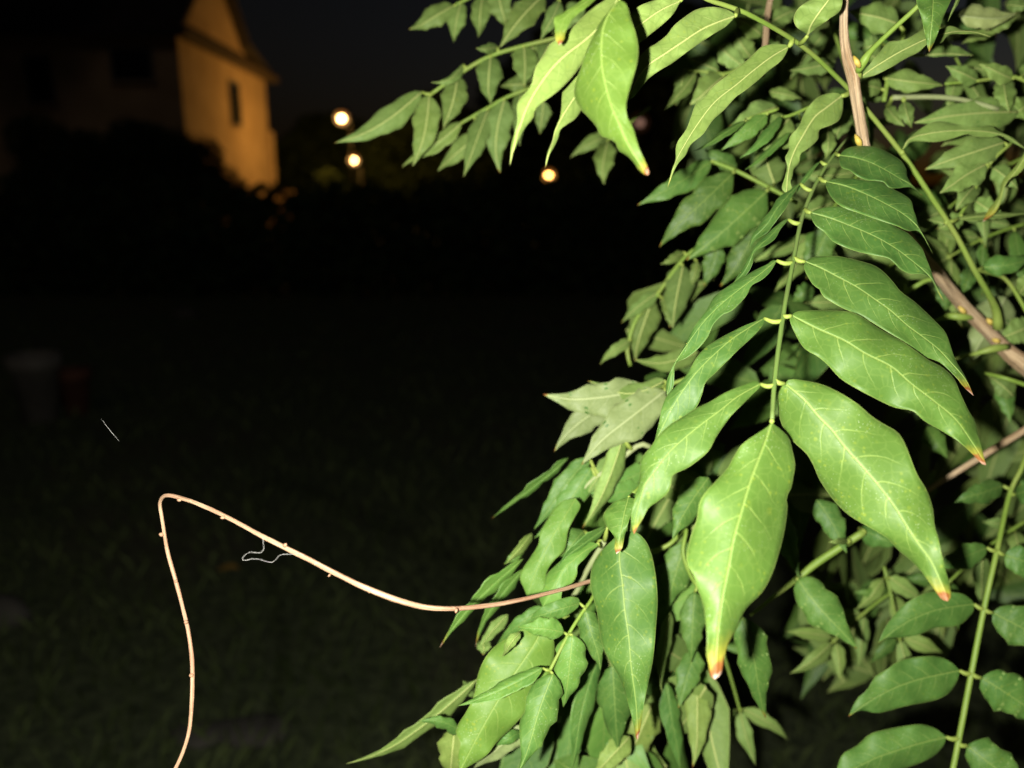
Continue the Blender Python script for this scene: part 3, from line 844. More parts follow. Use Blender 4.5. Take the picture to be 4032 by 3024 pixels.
# --- leaf whose stalk crosses the upper right, undersides showing
VAL[0] = 1.2
B = [(2700, -50, .282, 10), (2786, -2, .288, 10.5), (2859, 22, .292, 11), (2951, 58, .298, 11), (3156, 180, .325, 11), (3330, 338, .352, 11), (3402, 420, .36, 11), (3515, 558, .37, 11.5),
     (3581, 645, .375, 11.5), (3658, 762, .382, 12), (3764, 926, .392, 12), (3836, 1062, .40, 13), (3891, 1156, .41, 14), (3922, 1222, .42, 19), (3930, 1292, .425, 24)]
compound([(a, b, c_, d_ * .84) for a, b, c_, d_ in B], [
 H('U', .285, .275, R3, [(1980, 138), (1850, 185), (1700, 250), (1500, 380), (1350, 480), (1220, 570), (1120, 700), (1045, 875)],
   [(1970, 118), (1900, 80), (1780, 60), (1650, 80), (1550, 140), (1440, 230), (1390, 300), (1290, 380), (1220, 420), (1150, 490), (1090, 610), (1060, 740)],
   [(1970, 155), (1900, 230), (1800, 290), (1680, 370), (1550, 460), (1430, 550), (1310, 620), (1220, 690), (1180, 740), (1100, 840)], pr=10, tint=.25, tip=0, tl=.2, tr=.35),
 H('U', .278, .275, R3, [(1500, 8), (1330, 90), (1150, 215), (1000, 330), (930, 460)],
   [(1490, -8), (1400, -25), (1250, 10), (1150, 50), (1080, 100), (1010, 190), (950, 320)],
   [(1495, 25), (1440, 120), (1350, 210), (1250, 290), (1150, 370), (1020, 430)], pr=10, tint=.3, tip=0, tl=.2, tr=.3),
 H('U', .32, .30, None, [(3105, 184), (3043, 220), (2967, 277), (2900, 333), (2814, 402), (2741, 497), (2696, 570), (2662, 633), (2628, 741)],
   [(3100, 176), (3054, 174), (3002, 182), (2965, 215), (2949, 230), (2904, 267), (2850, 307), (2800, 348), (2777, 380), (2741, 407), (2719, 465), (2701, 511), (2669, 556), (2660, 588), (2660, 628), (2645, 669)],
   [(3102, 195), (3079, 236), (3028, 277), (2982, 318), (2931, 359), (2900, 380), (2850, 434), (2805, 475), (2768, 529), (2719, 570), (2701, 610), (2673, 640), (2655, 672)], pr=10, tint=.25, tip=.035, tl=.3, tr=.2),
 H('U', .35, .335, R4, [(808, 738), (700, 820), (600, 900), (500, 1060), (450, 1150), (410, 1260), (395, 1350), (383, 1488)],
   [(780, 715), (690, 720), (620, 750), (570, 800), (520, 870), (480, 970), (410, 1050), (400, 1100), (405, 1150), (375, 1210), (388, 1270), (375, 1350), (350, 1450)],
   [(818, 765), (815, 850), (790, 920), (730, 960), (650, 990), (630, 1010), (630, 1060), (590, 1110), (540, 1150), (495, 1180), (480, 1250), (440, 1300), (430, 1350), (415, 1400), (425, 1450)], pr=10, tint=.2, tip=0, tl=.2, tr=.4),
 H('U', .312, .30, R4, [(545, 275), (575, 190), (640, 90), (720, -20), (770, -120)],
   [(530, 255), (480, 225), (445, 180), (440, 130), (470, 70), (530, 20), (610, -30), (700, -90)],
   [(570, 250), (640, 200), (720, 140), (790, 90), (815, 10), (800, -70)], pr=9, tint=.2, tip=.0, tl=.2, tr=.2),
 H('U', .372, .38, None, [(3551, 592), (3582, 548), (3643, 528), (3745, 515), (3848, 515), (3938, 528), (3985, 550), (4045, 590)],
   [(3556, 584), (3571, 553), (3602, 523), (3658, 487), (3699, 477), (3771, 492), (3848, 500), (3904, 494), (3925, 512), (3950, 525), (3990, 545)],
   [(3561, 584), (3587, 559), (3628, 556), (3684, 559), (3745, 548), (3807, 528), (3848, 538), (3904, 541), (3935, 533), (3975, 556)], pr=9, tint=.15, tip=.0, tl=.6, tr=.2),
 H('U', .375, .385, None, [(4070, 560), (4040, 610), (3995, 680), (3955, 730), (3935, 790), (3905, 840), (3868, 874)],
   [(4055, 560), (4025, 615), (3985, 670), (3945, 715), (3932, 770), (3892, 825)],
   [(4075, 600), (4032, 660), (4005, 690), (3975, 705), (3955, 740), (3940, 800), (3912, 845)], tint=.5, tip=.16, tl=1.2, tr=-1.0, n=20),
 S_('U', 3770, 862, 4060, 848, (14, 16), .392, .40, tl=1.4, tr=-1.2, tip=0, bend=-8),
 S_('U', 3722, 880, 3652, 862, (10, 24), .39, .40, n=10, tip=0),
 S_('T', 3868, 1052, 4075, 1015, (42, 38), .405, .41, tint=0, tip=0),
], label='leaf with a long green stalk crossing the upper right')

# --- bright near leaf at the top and its neighbours (stalk out of the frame)
VAL[0] = 1.0
compound([(2200, -120, .262, 9), (2330, -75, .262, 9), (2450, -40, .262, 9), (2600, -60, .275, 10), (2720, -46, .282, 10)], [
 H('T', .245, .232, R3, [(970, 0), (880, 120), (830, 250), (815, 400), (820, 580), (850, 740), (900, 920), (960, 1060), (1020, 1200), (1090, 1330), (1160, 1430), (1222, 1525)],
   [(940, 20), (880, 95), (800, 200), (750, 300), (700, 400), (660, 500), (640, 580), (600, 680), (575, 800), (590, 880), (640, 960), (710, 1030), (760, 1090), (790, 1140), (800, 1180), (880, 1210), (940, 1250), (960, 1310), (1030, 1350), (1100, 1420), (1140, 1480), (1195, 1525)],
   [(1020, 20), (1050, 80), (1070, 160), (1110, 280), (1135, 400), (1130, 520), (1100, 640), (1060, 780), (1030, 900), (1040, 1020), (1090, 1110), (1120, 1220), (1150, 1310), (1190, 1390), (1215, 1450), (1232, 1510)], tint=.75, tip=.065, tl=1.45, tr=-.05, wear=.5, wave=.08),
 H('U', .262, .245, R3, [(985, -70), (880, 130), (740, 290), (620, 390), (500, 480), (380, 600), (290, 720), (220, 830), (160, 950), (110, 1090), (70, 1200), (18, 1445)],
   [(950, -60), (830, 10), (720, 80), (600, 200), (540, 260), (440, 330), (370, 380), (310, 480), (240, 590), (220, 680), (190, 760), (90, 880), (78, 960), (85, 1040), (60, 1150), (30, 1260)],
   [(990, -20), (930, 130), (850, 280), (720, 430), (630, 580), (540, 690), (440, 790), (320, 880), (240, 950), (220, 1030), (150, 1110), (100, 1190), (70, 1270), (40, 1340)], tint=.35, tip=.0, tl=.1, tr=.45),
 H('U', .268, .255, R3, [(880, 330), (760, 560), (640, 760), (580, 850), (500, 970), (430, 1100), (390, 1220), (345, 1370), (323, 1478)],
   [(820, 380), (650, 560), (600, 650), (540, 730), (480, 790), (470, 850), (465, 950), (450, 1030), (410, 1130), (385, 1230), (345, 1330)],
   [(880, 450), (800, 680), (700, 850), (640, 960), (590, 1030), (520, 1080), (455, 1130), (440, 1200), (400, 1280), (360, 1350)], tint=.3, tip=.03, tl=.3, tr=.5),
 H('T', .248, .238, R3, [(800, -110), (720, -10), (620, 60), (520, 130), (465, 230), (445, 395)],
   [(720, -90), (640, 0), (560, 60), (460, 120), (402, 147), (408, 250), (415, 340)],
   [(790, -40), (740, 20), (640, 100), (570, 160), (530, 220), (500, 290), (488, 345)], tint=.8, tip=.13, tl=.3, tr=.3, n=20),
], label='bright green leaf hanging close to the lens at the top')

# --- woody stem with buds and the leaf springing from its node
def woody(name, pts, segs, mat, bumps=(), sides=16):
    d = tube_data(pts, segs, sides)
    r = random.Random(5)
    C = [sum((d[0][i * sides + k] for k in range(sides)), Vector()) / sides for i in range(segs + 1)]
    v = []
    for i in range(segs + 1):
        for k in range(sides):
            p = d[0][i * sides + k]
            e = 1 + .05 * math.sin(i * .7 + k * 1.9) + .05 * math.sin(i * .23) + r.uniform(-.05, .05)
            v.append(C[i] + (p - C[i]) * e)
    t = TB(); t.add((v, d[1], d[2], d[3]))
    return t.build(name, [M[mat]], vine)
stem = woody('woody_stem', [(a, b, c_, d_ * .92) for a, b, c_, d_ in [(3620, -900, .34, 11), (3470, -450, .325, 13), (3345, -80, .318, 15), (3327, 0, .32, 15.5), (3322, 110, .324, 17), (3333, 220, .328, 20), (3356, 285, .332, 26), (3366, 345, .335, 23), (3380, 440, .340, 23), (3393, 520, .345, 24),
              (3404, 590, .35, 26), (3440, 690, .36, 24), (3500, 820, .375, 24), (3590, 960, .395, 25), (3690, 1080, .41, 26), (3790, 1200, .425, 27), (3850, 1265, .432, 30), (3915, 1330, .436, 29), (3970, 1385, .438, 34), (4050, 1450, .44, 40), (4150, 1540, .445, 40), (4550, 1950, .49, 44), (4760, 2700, .54, 48), (4800, 3700, .60, 52), (4780, 4700, .66, 56)]], 190, 'bark')
stem['label'] = 'brown ridged woody stem with yellow buds'
def bud(px, py, z, tx, ty, r):
    t = TB()
    t.add(tube_data([(px, py, z, r * .7), (px + (tx - px) * .35, py + (ty - py) * .35, z - .002, r), (px + (tx - px) * .75, py + (ty - py) * .75, z - .002, r * .6), (tx, ty, z - .001, r * .12)], 10, 10))
    t.build('bud', [M['bud']], stem).location = (0, 0, 0)
    o = bpy.data.objects[-1] if False else None
def bud2(px, py, z, tx, ty, r):
    d = tube_data([(px, py, z, r * .7), (px + (tx - px) * .35, py + (ty - py) * .35, z - .002, r), (px + (tx - px) * .75, py + (ty - py) * .75, z - .002, r * .6), (tx, ty, z - .001, r * .12)], 10, 10)
    link('bud', [p - VL for p in d[0]], d[1], [M['bud']], stem, True)
bud2(3384, 262, .325, 3360, 218, 11)
bud2(3388, 572, .343, 3366, 528, 12)
bud2(3800, 1232, .424, 3772, 1204, 10)
bud2(3905, 1275, .428, 3885, 1252, 11)
bud2(3935, 1345, .43, 3905, 1335, 10)

compound([(3378, 280, .330, 15), (3405, 235, .325, 17), (3425, 205, .324, 12), (3500, 130, .322, 10), (3602, 36, .318, 10), (3700, -60, .312, 10)], [
 H('U', .336, .34, R4, [(948, 597), (1040, 530), (1200, 430), (1330, 360), (1460, 300), (1600, 258), (1740, 238), (1850, 250), (1955, 285)],
   [(985, 540), (1080, 425), (1170, 322), (1250, 312), (1310, 298), (1400, 245), (1480, 205), (1560, 225), (1640, 198), (1740, 228), (1820, 232), (1900, 255)],
   [(970, 600), (1060, 580), (1200, 510), (1300, 450), (1400, 400), (1470, 340), (1570, 333), (1630, 270), (1740, 262), (1840, 262)], tint=.2, tip=0, tl=.3, tr=.3),
 H('T', .305, .297, R4, [(1520, -160), (1512, -20), (1505, 120), (1490, 260), (1480, 403)],
   [(1430, -140), (1385, -60), (1380, 10), (1410, 100), (1440, 230), (1460, 330)],
   [(1620, -140), (1680, -60), (1645, 10), (1600, 110), (1560, 220), (1518, 330)], tint=.2, tip=.07, n=22, tl=.1, tr=.35),
 S_('U', 3790, -60, 3724, 86, (8, 7), .32, .325, tl=1.2, tr=-1.0, tip=0),
], label='leaf springing from the stem node at the top')

# --- blurred leaves of the upper left
FZ = .45
compound([(2330, 120, FZ, 8), (2214, 144, FZ, 8), (1987, 201, FZ, 8), (1900, 235, FZ, 8), (1813, 288, FZ, 8), (1699, 369, FZ, 7)], [
 S_('U', 1960, 185, 1873, 193, 20, FZ), S_('U', 1932, 222, 1922, 412, 52, FZ), S_('U', 2062, 182, 2060, 340, 50, FZ),
 S_('U', 1824, 255, 1700, 328, (24, 12), FZ, bend=-22), S_('U', 1802, 296, 1742, 505, 55, FZ),
 S_('U', 1690, 375, 1632, 655, 50, FZ, bend=-12), S_('U', 1660, 362, 1323, 575, 50, FZ, FZ - .01, bend=-22),
 S_('U', 2090, 170, 2180, 330, 44, FZ + .02), S_('U', 2170, 160, 2080, 330, 40, FZ + .02),
], label='blurred pale leaf at the upper left near the lamps')
compound([(2080, 350, FZ + .01, 7), (1990, 385, FZ + .01, 7), (1922, 424, FZ + .01, 7), (1818, 483, FZ + .01, 6)], [
 S_('U', 1818, 483, 1572, 642, 34, FZ + .01, bend=-14), S_('U', 1922, 430, 1824, 695, 48, FZ + .01), S_('U', 1900, 520, 1722, 672, 44, FZ + .015),
 S_('U', 1987, 390, 1954, 680, 52, FZ + .01, bend=16), S_('U', 2140, 400, 2122, 528, 32, FZ + .02, pet=False), S_('U', 2085, 330, 1970, 335, 34, FZ + .02), S_('U', 2050, 360, 2040, 575, 36, FZ + .02),
])
compound([(1960, -60, FZ + .02, 7), (1850, -10, FZ + .02, 7), (1795, 20, FZ + .02, 7)], [
 S_('U', 1785, 22, 1616, 128, 42, FZ + .02), S_('U', 1815, 10, 1783, 166, 36, FZ + .02), S_('U', 1900, -12, 1894, 147, 37, FZ + .02), S_('U', 1960, -40, 2000, 110, 46, FZ + .02, pet=False)])
compound([(2260, -90, FZ, 7), (2170, -30, FZ, 7), (2135, -5, FZ, 7)], [
 S_('U', 2140, -20, 1968, 186, 52, FZ), S_('U', 2205, 5, 2122, 154, 32, FZ - .01), S_('U', 2300, 20, 2170, 130, 46, FZ + .02, pet=False)])
compound([(2560, 420, .5, 6), (2460, 500, .5, 6), (2393, 550, .5, 6)], [
 S_('U', 2393, 556, 2370, 725, 44, .5), S_('U', 2420, 520, 2240, 610, 30, .52), S_('U', 2470, 480, 2330, 540, 26, .52)])

# --- middle distance, left of the main leaf
GZ = .43
compound([(3140, 800, GZ, 8), (3078, 765, GZ, 8), (3035, 742, GZ, 8), (2902, 674, GZ, 8), (2807, 636, GZ, 8)], [
 S_('T', 2802, 634, 2508, 805, (50, 40), GZ, bend=-10, tint=.1, tip=.03), S_('T', 2886, 681, 2581, 955, (66, 62), GZ - .005, bend=-6, tint=.25, tip=.03),
 S_('T', 3019, 753, 2707, 1030, (78, 82), GZ - .005, bend=-4, tint=.15, tip=.03), S_('T', 2900, 664, 2770, 590, 36, GZ + .01, tip=0),
 S_('U', 3050, 724, 3008, 545, (70, 62), GZ + .01, tip=0)], label='green leaf in the middle distance pointing left')
compound([(3040, 800, GZ + .03, 7), (2930, 900, GZ + .03, 7), (2830, 950, GZ + .03, 7), (2712, 997, GZ + .03, 7), (2580, 1170, GZ + .03, 8), (2504, 1260, GZ + .03, 8), (2470, 1380, GZ + .03, 8), (2482, 1440, GZ + .03, 7)], [
 S_('T', 2829, 960, 2770, 1126, 42, GZ + .02, tip=.06, tint=.2), S_('U', 2745, 1030, 2716, 1135, 22, GZ + .03, tip=.05), S_('T', 3000, 870, 2850, 1136, 60, GZ + .01, tip=.04, tint=.25),
 S_('U', 2690, 992, 2603, 1045, 18, GZ + .03), S_('U', 2690, 1045, 2645, 1290, 58, GZ + .03), S_('U', 2590, 1150, 2442, 1268, (32, 26), GZ + .03, tip=.06),
 S_('U', 2570, 1180, 2492, 1420, 54, GZ + .035), S_('U', 2630, 1180, 2645, 1290, 26, GZ + .04, tip=.05), S_('U', 2484, 1338, 2355, 1428, 22, GZ + .03), S_('U', 2750, 1385, 2497, 1428, 40, GZ + .02, tip=.04, pet=False, bend=-20)],
 label='blurred leaf hanging left of the large front leaf')
IZ = .40
compound([(2780, 1440, IZ, 8), (2700, 1490, IZ, 8), (2620, 1518, IZ, 8), (2550, 1534, IZ, 7)], [
 S_('U', 2619, 1498, 2316, 1478, (48, 40), IZ - .005, bend=-62, tint=.1, tip=.03), S_('P', 2551, 1534, 2142, 1580, (88, 62), IZ, bend=-10, tint=0, tip=.03, tl=.05, tr=.05),
 S_('P', 2440, 1570, 2172, 1764, 58, IZ + .01, tint=0, tip=.04, pet=False), S_('P', 2619, 1539, 2272, 1806, (84, 76), IZ - .005, tint=0, tip=.02, tl=.05, tr=.1)],
 label='pale leaflets catching the flash against the dark')

# --- mass of leaves at the lower centre
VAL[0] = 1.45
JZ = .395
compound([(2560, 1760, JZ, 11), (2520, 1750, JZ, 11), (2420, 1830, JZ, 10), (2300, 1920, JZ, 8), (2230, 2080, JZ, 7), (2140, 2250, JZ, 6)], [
 S_('T', 2238, 1802, 1930, 2036, (16, 18), JZ + .01, bend=-8, tl=1.8, tr=-1.4, rip=.3, tint=.1, tip=.03, pet=False), S_('T', 2320, 1800, 2110, 2090, 44, JZ + .005, tint=0, tip=0),
 S_('U', 2410, 1790, 2300, 1960, (30, 30), JZ + .01, tint=0, tip=.02), S_('U', 2455, 1720, 2305, 2085, (40, 40), JZ - .005, bend=-10, tint=.1, tip=.05, tl=1.2, tr=.2),
 S_('T', 2330, 1840, 2120, 2130, 50, JZ, tint=0, tip=0), S_('T', 2560, 1840, 2300, 1950, (40, 44), JZ + .02, tint=0, tip=0, pet=False), S_('T', 2540, 1930, 2330, 1960, (50, 46), JZ + .015, tint=0, tip=0, pet=False)],
 mat='palestem')
compound([(2380, 2130, JZ - .03, 11), (2320, 2230, JZ - .02, 11), (2256, 2352, JZ - .01, 10), (2180, 2450, JZ, 9)], [
 H('T', .3685, .3575, (1900, 1700, .4219), [(870, 620), (800, 740), (700, 900), (600, 1080), (530, 1230), (470, 1380), (415, 1545)],
   [(760, 640), (660, 730), (600, 830), (540, 940), (520, 1050), (440, 1180), (370, 1290), (350, 1380), (385, 1460)],
   [(915, 690), (860, 800), (800, 920), (785, 1030), (760, 1110), (660, 1210), (600, 1310), (590, 1440), (570, 1480), (500, 1520)], tint=.3, tip=0, wear=.3, tl=.5, tr=.2),
 H('T', .3498, .3410, (1900, 1700, .4219), [(1075, 1045), (960, 1110), (860, 1190), (770, 1270), (700, 1390), (640, 1500), (560, 1640)],
   [(1000, 1030), (890, 1100), (780, 1170), (700, 1230), (600, 1330), (570, 1450), (530, 1540)],
   [(1080, 1060), (1010, 1120), (960, 1180), (890, 1250), (880, 1340), (840, 1410), (760, 1450), (740, 1510), (720, 1590)], tint=.2, tip=0, tl=1.0, tr=.0),
 S_('T', 2390, 2075, 2180, 2225, (18, 24), .3575, tl=1.5, tr=-1, tint=0, tip=0), S_('T', 2300, 2090, 2210, 2200, 50, .3795, tint=0, tip=0),
 S_('T', 2060, 2160, 1985, 2225, 20, .4070, pet=False), S_('U', 2095, 2100, 1990, 2220, (20, 18), .4070, pet=False, tl=1.5, tr=-1.2),
 S_('T', 2060, 2200, 1722, 2540, (24, 27), .3795, bend=14, tl=1.4, tr=-1.0, tint=.2, tip=.09, pet=False, rip=.25), S_('T', 2060, 2240, 1853, 2532, (22, 22), .3850, bend=12, tl=1.4, tr=-1.0, tint=.2, tip=.12, pet=False, rip=.22),
], mat='palestem', label='crowded green leaflets at the lower centre')
VAL[0] = 1.1
compound([(2600, 1850, .3630, 8), (2540, 1900, .3575, 8), (2490, 1945, .3520, 8)], [
 H('T', .318, .308, Q4, [(770, -70), (745, 20), (730, 100), (712, 190), (692, 295)],
   [(680, -40), (620, 20), (605, 60), (625, 110), (650, 145), (680, 190), (680, 260)],
   [(850, -40), (800, 10), (780, 60), (760, 120), (745, 180), (727, 260)], tint=.3, tip=.16, n=22, tl=.9, tr=.2),
 H('T', .3355, .3190, Q4, [(770, 150), (712, 290), (730, 480), (745, 650), (770, 820), (785, 1000), (805, 1150), (820, 1280), (827, 1483)],
   [(720, 160), (650, 220), (590, 280), (550, 340), (530, 400), (525, 500), (540, 560), (565, 650), (580, 760), (600, 870), (640, 960), (700, 1060), (740, 1160), (770, 1260), (800, 1380), (815, 1460)],
   [(820, 155), (870, 200), (900, 250), (925, 330), (945, 450), (955, 600), (945, 750), (935, 880), (920, 1000), (895, 1120), (870, 1240), (857, 1330), (843, 1420)], tint=.12, tip=.075, wear=.75, tl=.95, tr=.15),
], label='broad speckled leaflet hanging point down at the lower centre')
VAL[0] = 1.3
compound([(2364, 2290, .3575, 7), (2327, 2364, .3465, 7), (2302, 2398, .3432, 7), (2240, 2495, .3366, 7), (2165, 2640, .3300, 7)], [
 H('T', .3432, .3410, Q3, [(2108, 268), (2000, 300), (1880, 335), (1790, 365), (1690, 400)], [(2100, 230), (2050, 212), (1950, 230), (1800, 290), (1720, 350)], [(2085, 310), (2000, 370), (1910, 405), (1800, 420)], tint=.1, tip=0, n=18),
 S_('T', 2303, 2400, 2378, 2636, (46, 48), .3432, bend=4, tint=.1, tip=0), S_('T', 2222, 2490, 2040, 2472, (36, 48), .3366, bend=6, tint=.15, tip=.02, tl=.5),
 S_('T', 2255, 2500, 2224, 2784, (66, 62), .3344, tint=.1, tip=0), S_('T', 2138, 2630, 1805, 2784, (34, 32), .3300, .3245, bend=-10, tint=.15, tip=0),
 S_('T', 2178, 2652, 2066, 3045, (72, 66), .3278, .3190, bend=14, tint=.12, tip=0), S_('U', 2048, 2490, 1980, 2588, (18, 24), .3355, pet=False, tint=.2, tip=0)],
 label='young leaf with small smooth oval leaflets')
compound([(2240, 2420, .3630, 7), (2160, 2470, .3630, 7), (2090, 2620, .3795, 6), (2060, 2860, .3795, 6)], [
 H('T', .3542, .3388, Q3, [(1800, 470), (1720, 620), (1620, 770), (1530, 900), (1440, 1050), (1340, 1220), (1230, 1420), (1090, 1690)],
   [(1640, 480), (1500, 560), (1380, 640), (1290, 760), (1240, 900), (1210, 1060), (1150, 1180), (1060, 1340), (1100, 1450), (1080, 1550)],
   [(1880, 560), (1890, 720), (1840, 900), (1740, 1050), (1650, 1180), (1560, 1290), (1400, 1450), (1310, 1560)], tint=.55, tip=0, wear=.8, tl=.3, tr=.4),
 S_('U', 1900, 2520, 1905, 2580, 30, .3960, tip=.1, pet=False), S_('T', 2140, 2390, 1950, 2530, (40, 30), .3685, tint=.0, tip=0),
 S_('U', 1870, 2700, 1830, 2740, 40, .4070, pet=False), S_('U', 1790, 2870, 1770, 3080, 60, .3850, pet=False, tint=.4), S_('P', 2068, 2866, 1870, 3030, (44, 48), .3685, tint=0, tip=0),
 S_('T', 2050, 2880, 1950, 2935, 26, .3630, tint=0, tip=0), S_('T', 1820, 2885, 1648, 2835, (30, 24), .3685, bend=20, tint=0, tip=0, pet=False, rip=.2),
 S_('U', 1880, 2675, 1386, 3040, (32, 30), .3850, bend=-20, tint=.15, tip=0, pet=False, rip=.18, tl=.9, tr=-.6), S_('U', 2000, 2420, 1880, 2560, 26, .3960, pet=False)])

# --- between and behind the main leaflets, lower right of centre
VAL[0] = 1.15
compound([(2800, 2330, .3960, 8), (2740, 2300, .3960, 8), (2690, 2180, .3960, 8), (2700, 2080, .4015, 8), (2640, 2140, .4070, 9), (2560, 2180, .4070, 10)], [
 S_('T', 2700, 2130, 2622, 2402, (70, 60), .4015, tint=.1, tip=0), S_('T', 2735, 2330, 2722, 2610, (52, 50), .3960, tint=.1, tip=.0), S_('U', 2640, 2410, 2588, 2724, (26, 28), .4070, tint=.1, tip=0, pet=False),
 S_('T', 2740, 2560, 2672, 2788, 50, .4070, tint=.1, tip=.02, pet=False), S_('U', 2745, 2680, 2745, 3022, (52, 46), .4235, tint=.3, tip=.05, pet=False), S_('T', 2625, 2690, 2695, 3040, (36, 40), .4180, tint=0, tip=0, pet=False),
 S_('U', 2570, 2770, 2450, 3060, 62, .4290, tint=.3850, tip=0, pet=False), S_('T', 2412, 2620, 2432, 2958, (70, 66), .3850, tint=.05, tip=0, pet=False), S_('T', 2352, 2600, 2262, 3045, (40, 46), .3905, tint=0, tip=0, pet=False, tl=1.0, tr=-.5),
 S_('U', 2480, 2900, 2330, 3060, 50, .40, tint=.3, pet=False), S_('T', 2925, 2430, 2992, 2830, (68, 64), .3850, tint=.1, tip=.05, pet=False),
 S_('T', 2790, 1880, 2640, 2120, 62, .3795, tint=.1, tip=0, pet=False)])
compound([(3400, 2095, .4125, 15), (3300, 2160, .4158, 15), (3208, 2222, .4180, 15), (3160, 2262, .4180, 13), (3060, 2340, .4235, 8), (2956, 2423, .4290, 6)], [
 S_('T', 3140, 2280, 3384, 2544, (78, 68), .4015, bend=14, tint=.1, tip=.02), S_('T', 3060, 1990, 3152, 2276, (46, 44), .4125, tint=0, tip=0),
 S_('T', 3215, 1968, 3332, 2180, (52, 48), .4070, tint=0, tip=0), S_('T', 3385, 2080, 3545, 2150, (34, 46), .4235, tint=0, tip=0), S_('U', 3340, 2130, 3260, 2135, 14, .4, tip=0)],
 label='leaf behind the terminal leaflet, with a thick green stalk')

# --- leaf at the lower right, leaflets in neat pairs
VAL[0] = 1.25
QZ = .41
compound([(4060, 1730, QZ + .03, 9), (4020, 1850, QZ + .02, 9), (3980, 1930, QZ + .02, 9), (3925, 2172, QZ, 10), (3875, 2395, QZ - .005, 10.5), (3825, 2651, QZ - .01, 11), (3774, 2919, QZ - .015, 11), (3740, 3090, QZ - .02, 11)], [
 S_('T', 3950, 1912, 3750, 1968, (44, 44), QZ + .02, tint=0, tip=0), S_('T', 3998, 1945, 4120, 1930, 44, QZ + .02, tint=0, tip=0),
 S_('T', 3886, 2156, 3672, 2238, (48, 46), QZ, tint=0, tip=0), S_('T', 3955, 2185, 4160, 2250, 58, QZ, tint=0, tip=0),
 H('T', QZ - .005, QZ - .015, Q5, [(1680, 500), (1560, 515), (1420, 540), (1280, 590), (1150, 660), (1000, 776)], [(1660, 470), (1600, 430), (1480, 412), (1350, 417), (1200, 490), (1130, 560), (1060, 650)], [(1670, 560), (1570, 650), (1400, 670), (1280, 720), (1150, 738), (1070, 735)], tint=.05, tip=.02, n=22),
 S_('T', 3908, 2412, 4190, 2560, (78, 74), QZ - .005, tint=.05, tip=0),
 H('T', QZ - .01, QZ - .02, Q5, [(1575, 970), (1430, 1000), (1260, 1040), (1080, 1110), (920, 1200), (790, 1297)], [(1550, 940), (1500, 900), (1420, 870), (1270, 875), (1150, 900), (1050, 970), (980, 1010), (920, 1110), (850, 1170)], [(1565, 1030), (1500, 1130), (1400, 1180), (1200, 1220), (1000, 1270), (870, 1252)], tint=.05, tip=.04, n=22),
 S_('T', 3864, 2668, 4130, 2850, (82, 76), QZ - .01, tint=.05, tip=0),
 H('T', QZ - .015, QZ - .025, Q5, [(1480, 1440), (1330, 1475), (1150, 1530), (980, 1590), (700, 1730)], [(1450, 1410), (1400, 1375), (1310, 1350), (1200, 1360), (1080, 1380), (940, 1420), (850, 1500), (750, 1560), (710, 1660)], [(1470, 1490), (1400, 1570), (1280, 1630), (1100, 1690), (900, 1730)], tint=.05, tip=0, n=22),
 S_('T', 3808, 2935, 4080, 3110, (80, 76), QZ - .015, tint=.05, tip=0)], label='leaf at the lower right with paired leaflets on a straight stalk')

# --- stems on the right
VAL[0] = 1.08
compound([(4130, 1630, .44, 14), (4032, 1695, .44, 14), (3900, 1775, .44, 13), (3745, 1872, .445, 11), (3560, 1990, .46, 8)], [S_('U', 3990, 1560, 3890, 1480, 44, .44, pet=False), S_('P', 3960, 1170, 3810, 1420, (90, 80), .455, pet=False, tint=0, tip=0)], mat='bark')
compound([(3968, 1366, .428, 13), (3915, 1372, .425, 16), (3850, 1390, .428, 9), (3740, 1420, .44, 6), (3600, 1480, .45, 6)], [S_('T', 3940, 1500, 3985, 1665, (40, 38), .45, pet=False, tip=0, tint=0), S_('T', 3620, 1420, 3700, 1640, 44, .46, pet=False, tip=0), S_('T', 3650, 1680, 3740, 1800, 46, .45, tip=0, pet=False)])
compound([(3830, 1250, .428, 10), (3790, 1248, .425, 15), (3735, 1245, .428, 13), (3690, 1260, .44, 6), (3600, 1300, .46, 5)], [S_('T', 3730, 1110, 3720, 1225, 44, .45, pet=False, tip=0, tint=0), S_('T', 3820, 1055, 3790, 1160, 34, .45, pet=False, tip=0, tint=0)])
compound([(4080, 1530, .43, 9), (3960, 1490, .43, 8), (3880, 1470, .44, 7)], [S_('U', 4060, 1280, 3930, 1330, 50, .45, pet=False)])
compound([(3710, 1110, .427, 11), (3660, 1100, .428, 9), (3600, 1130, .43, 9), (3500, 1190, .445, 7), (3380, 1230, .46, 6)], [S_('U', 3560, 1120, 3420, 1080, 40, .46, tip=0), S_('T', 3260, 900, 3180, 1100, 60, .44, pet=False, tip=.03), S_('T', 3200, 1130, 3120, 1190, 36, .44, pet=False)])
compound([(4050, 1240, .42, 8), (3960, 1100, .415, 8), (3880, 1070, .41, 8), (3845, 1065, .405, 8)], [S_('U', 4010, 1160, 4100, 1050, 40, .43)])

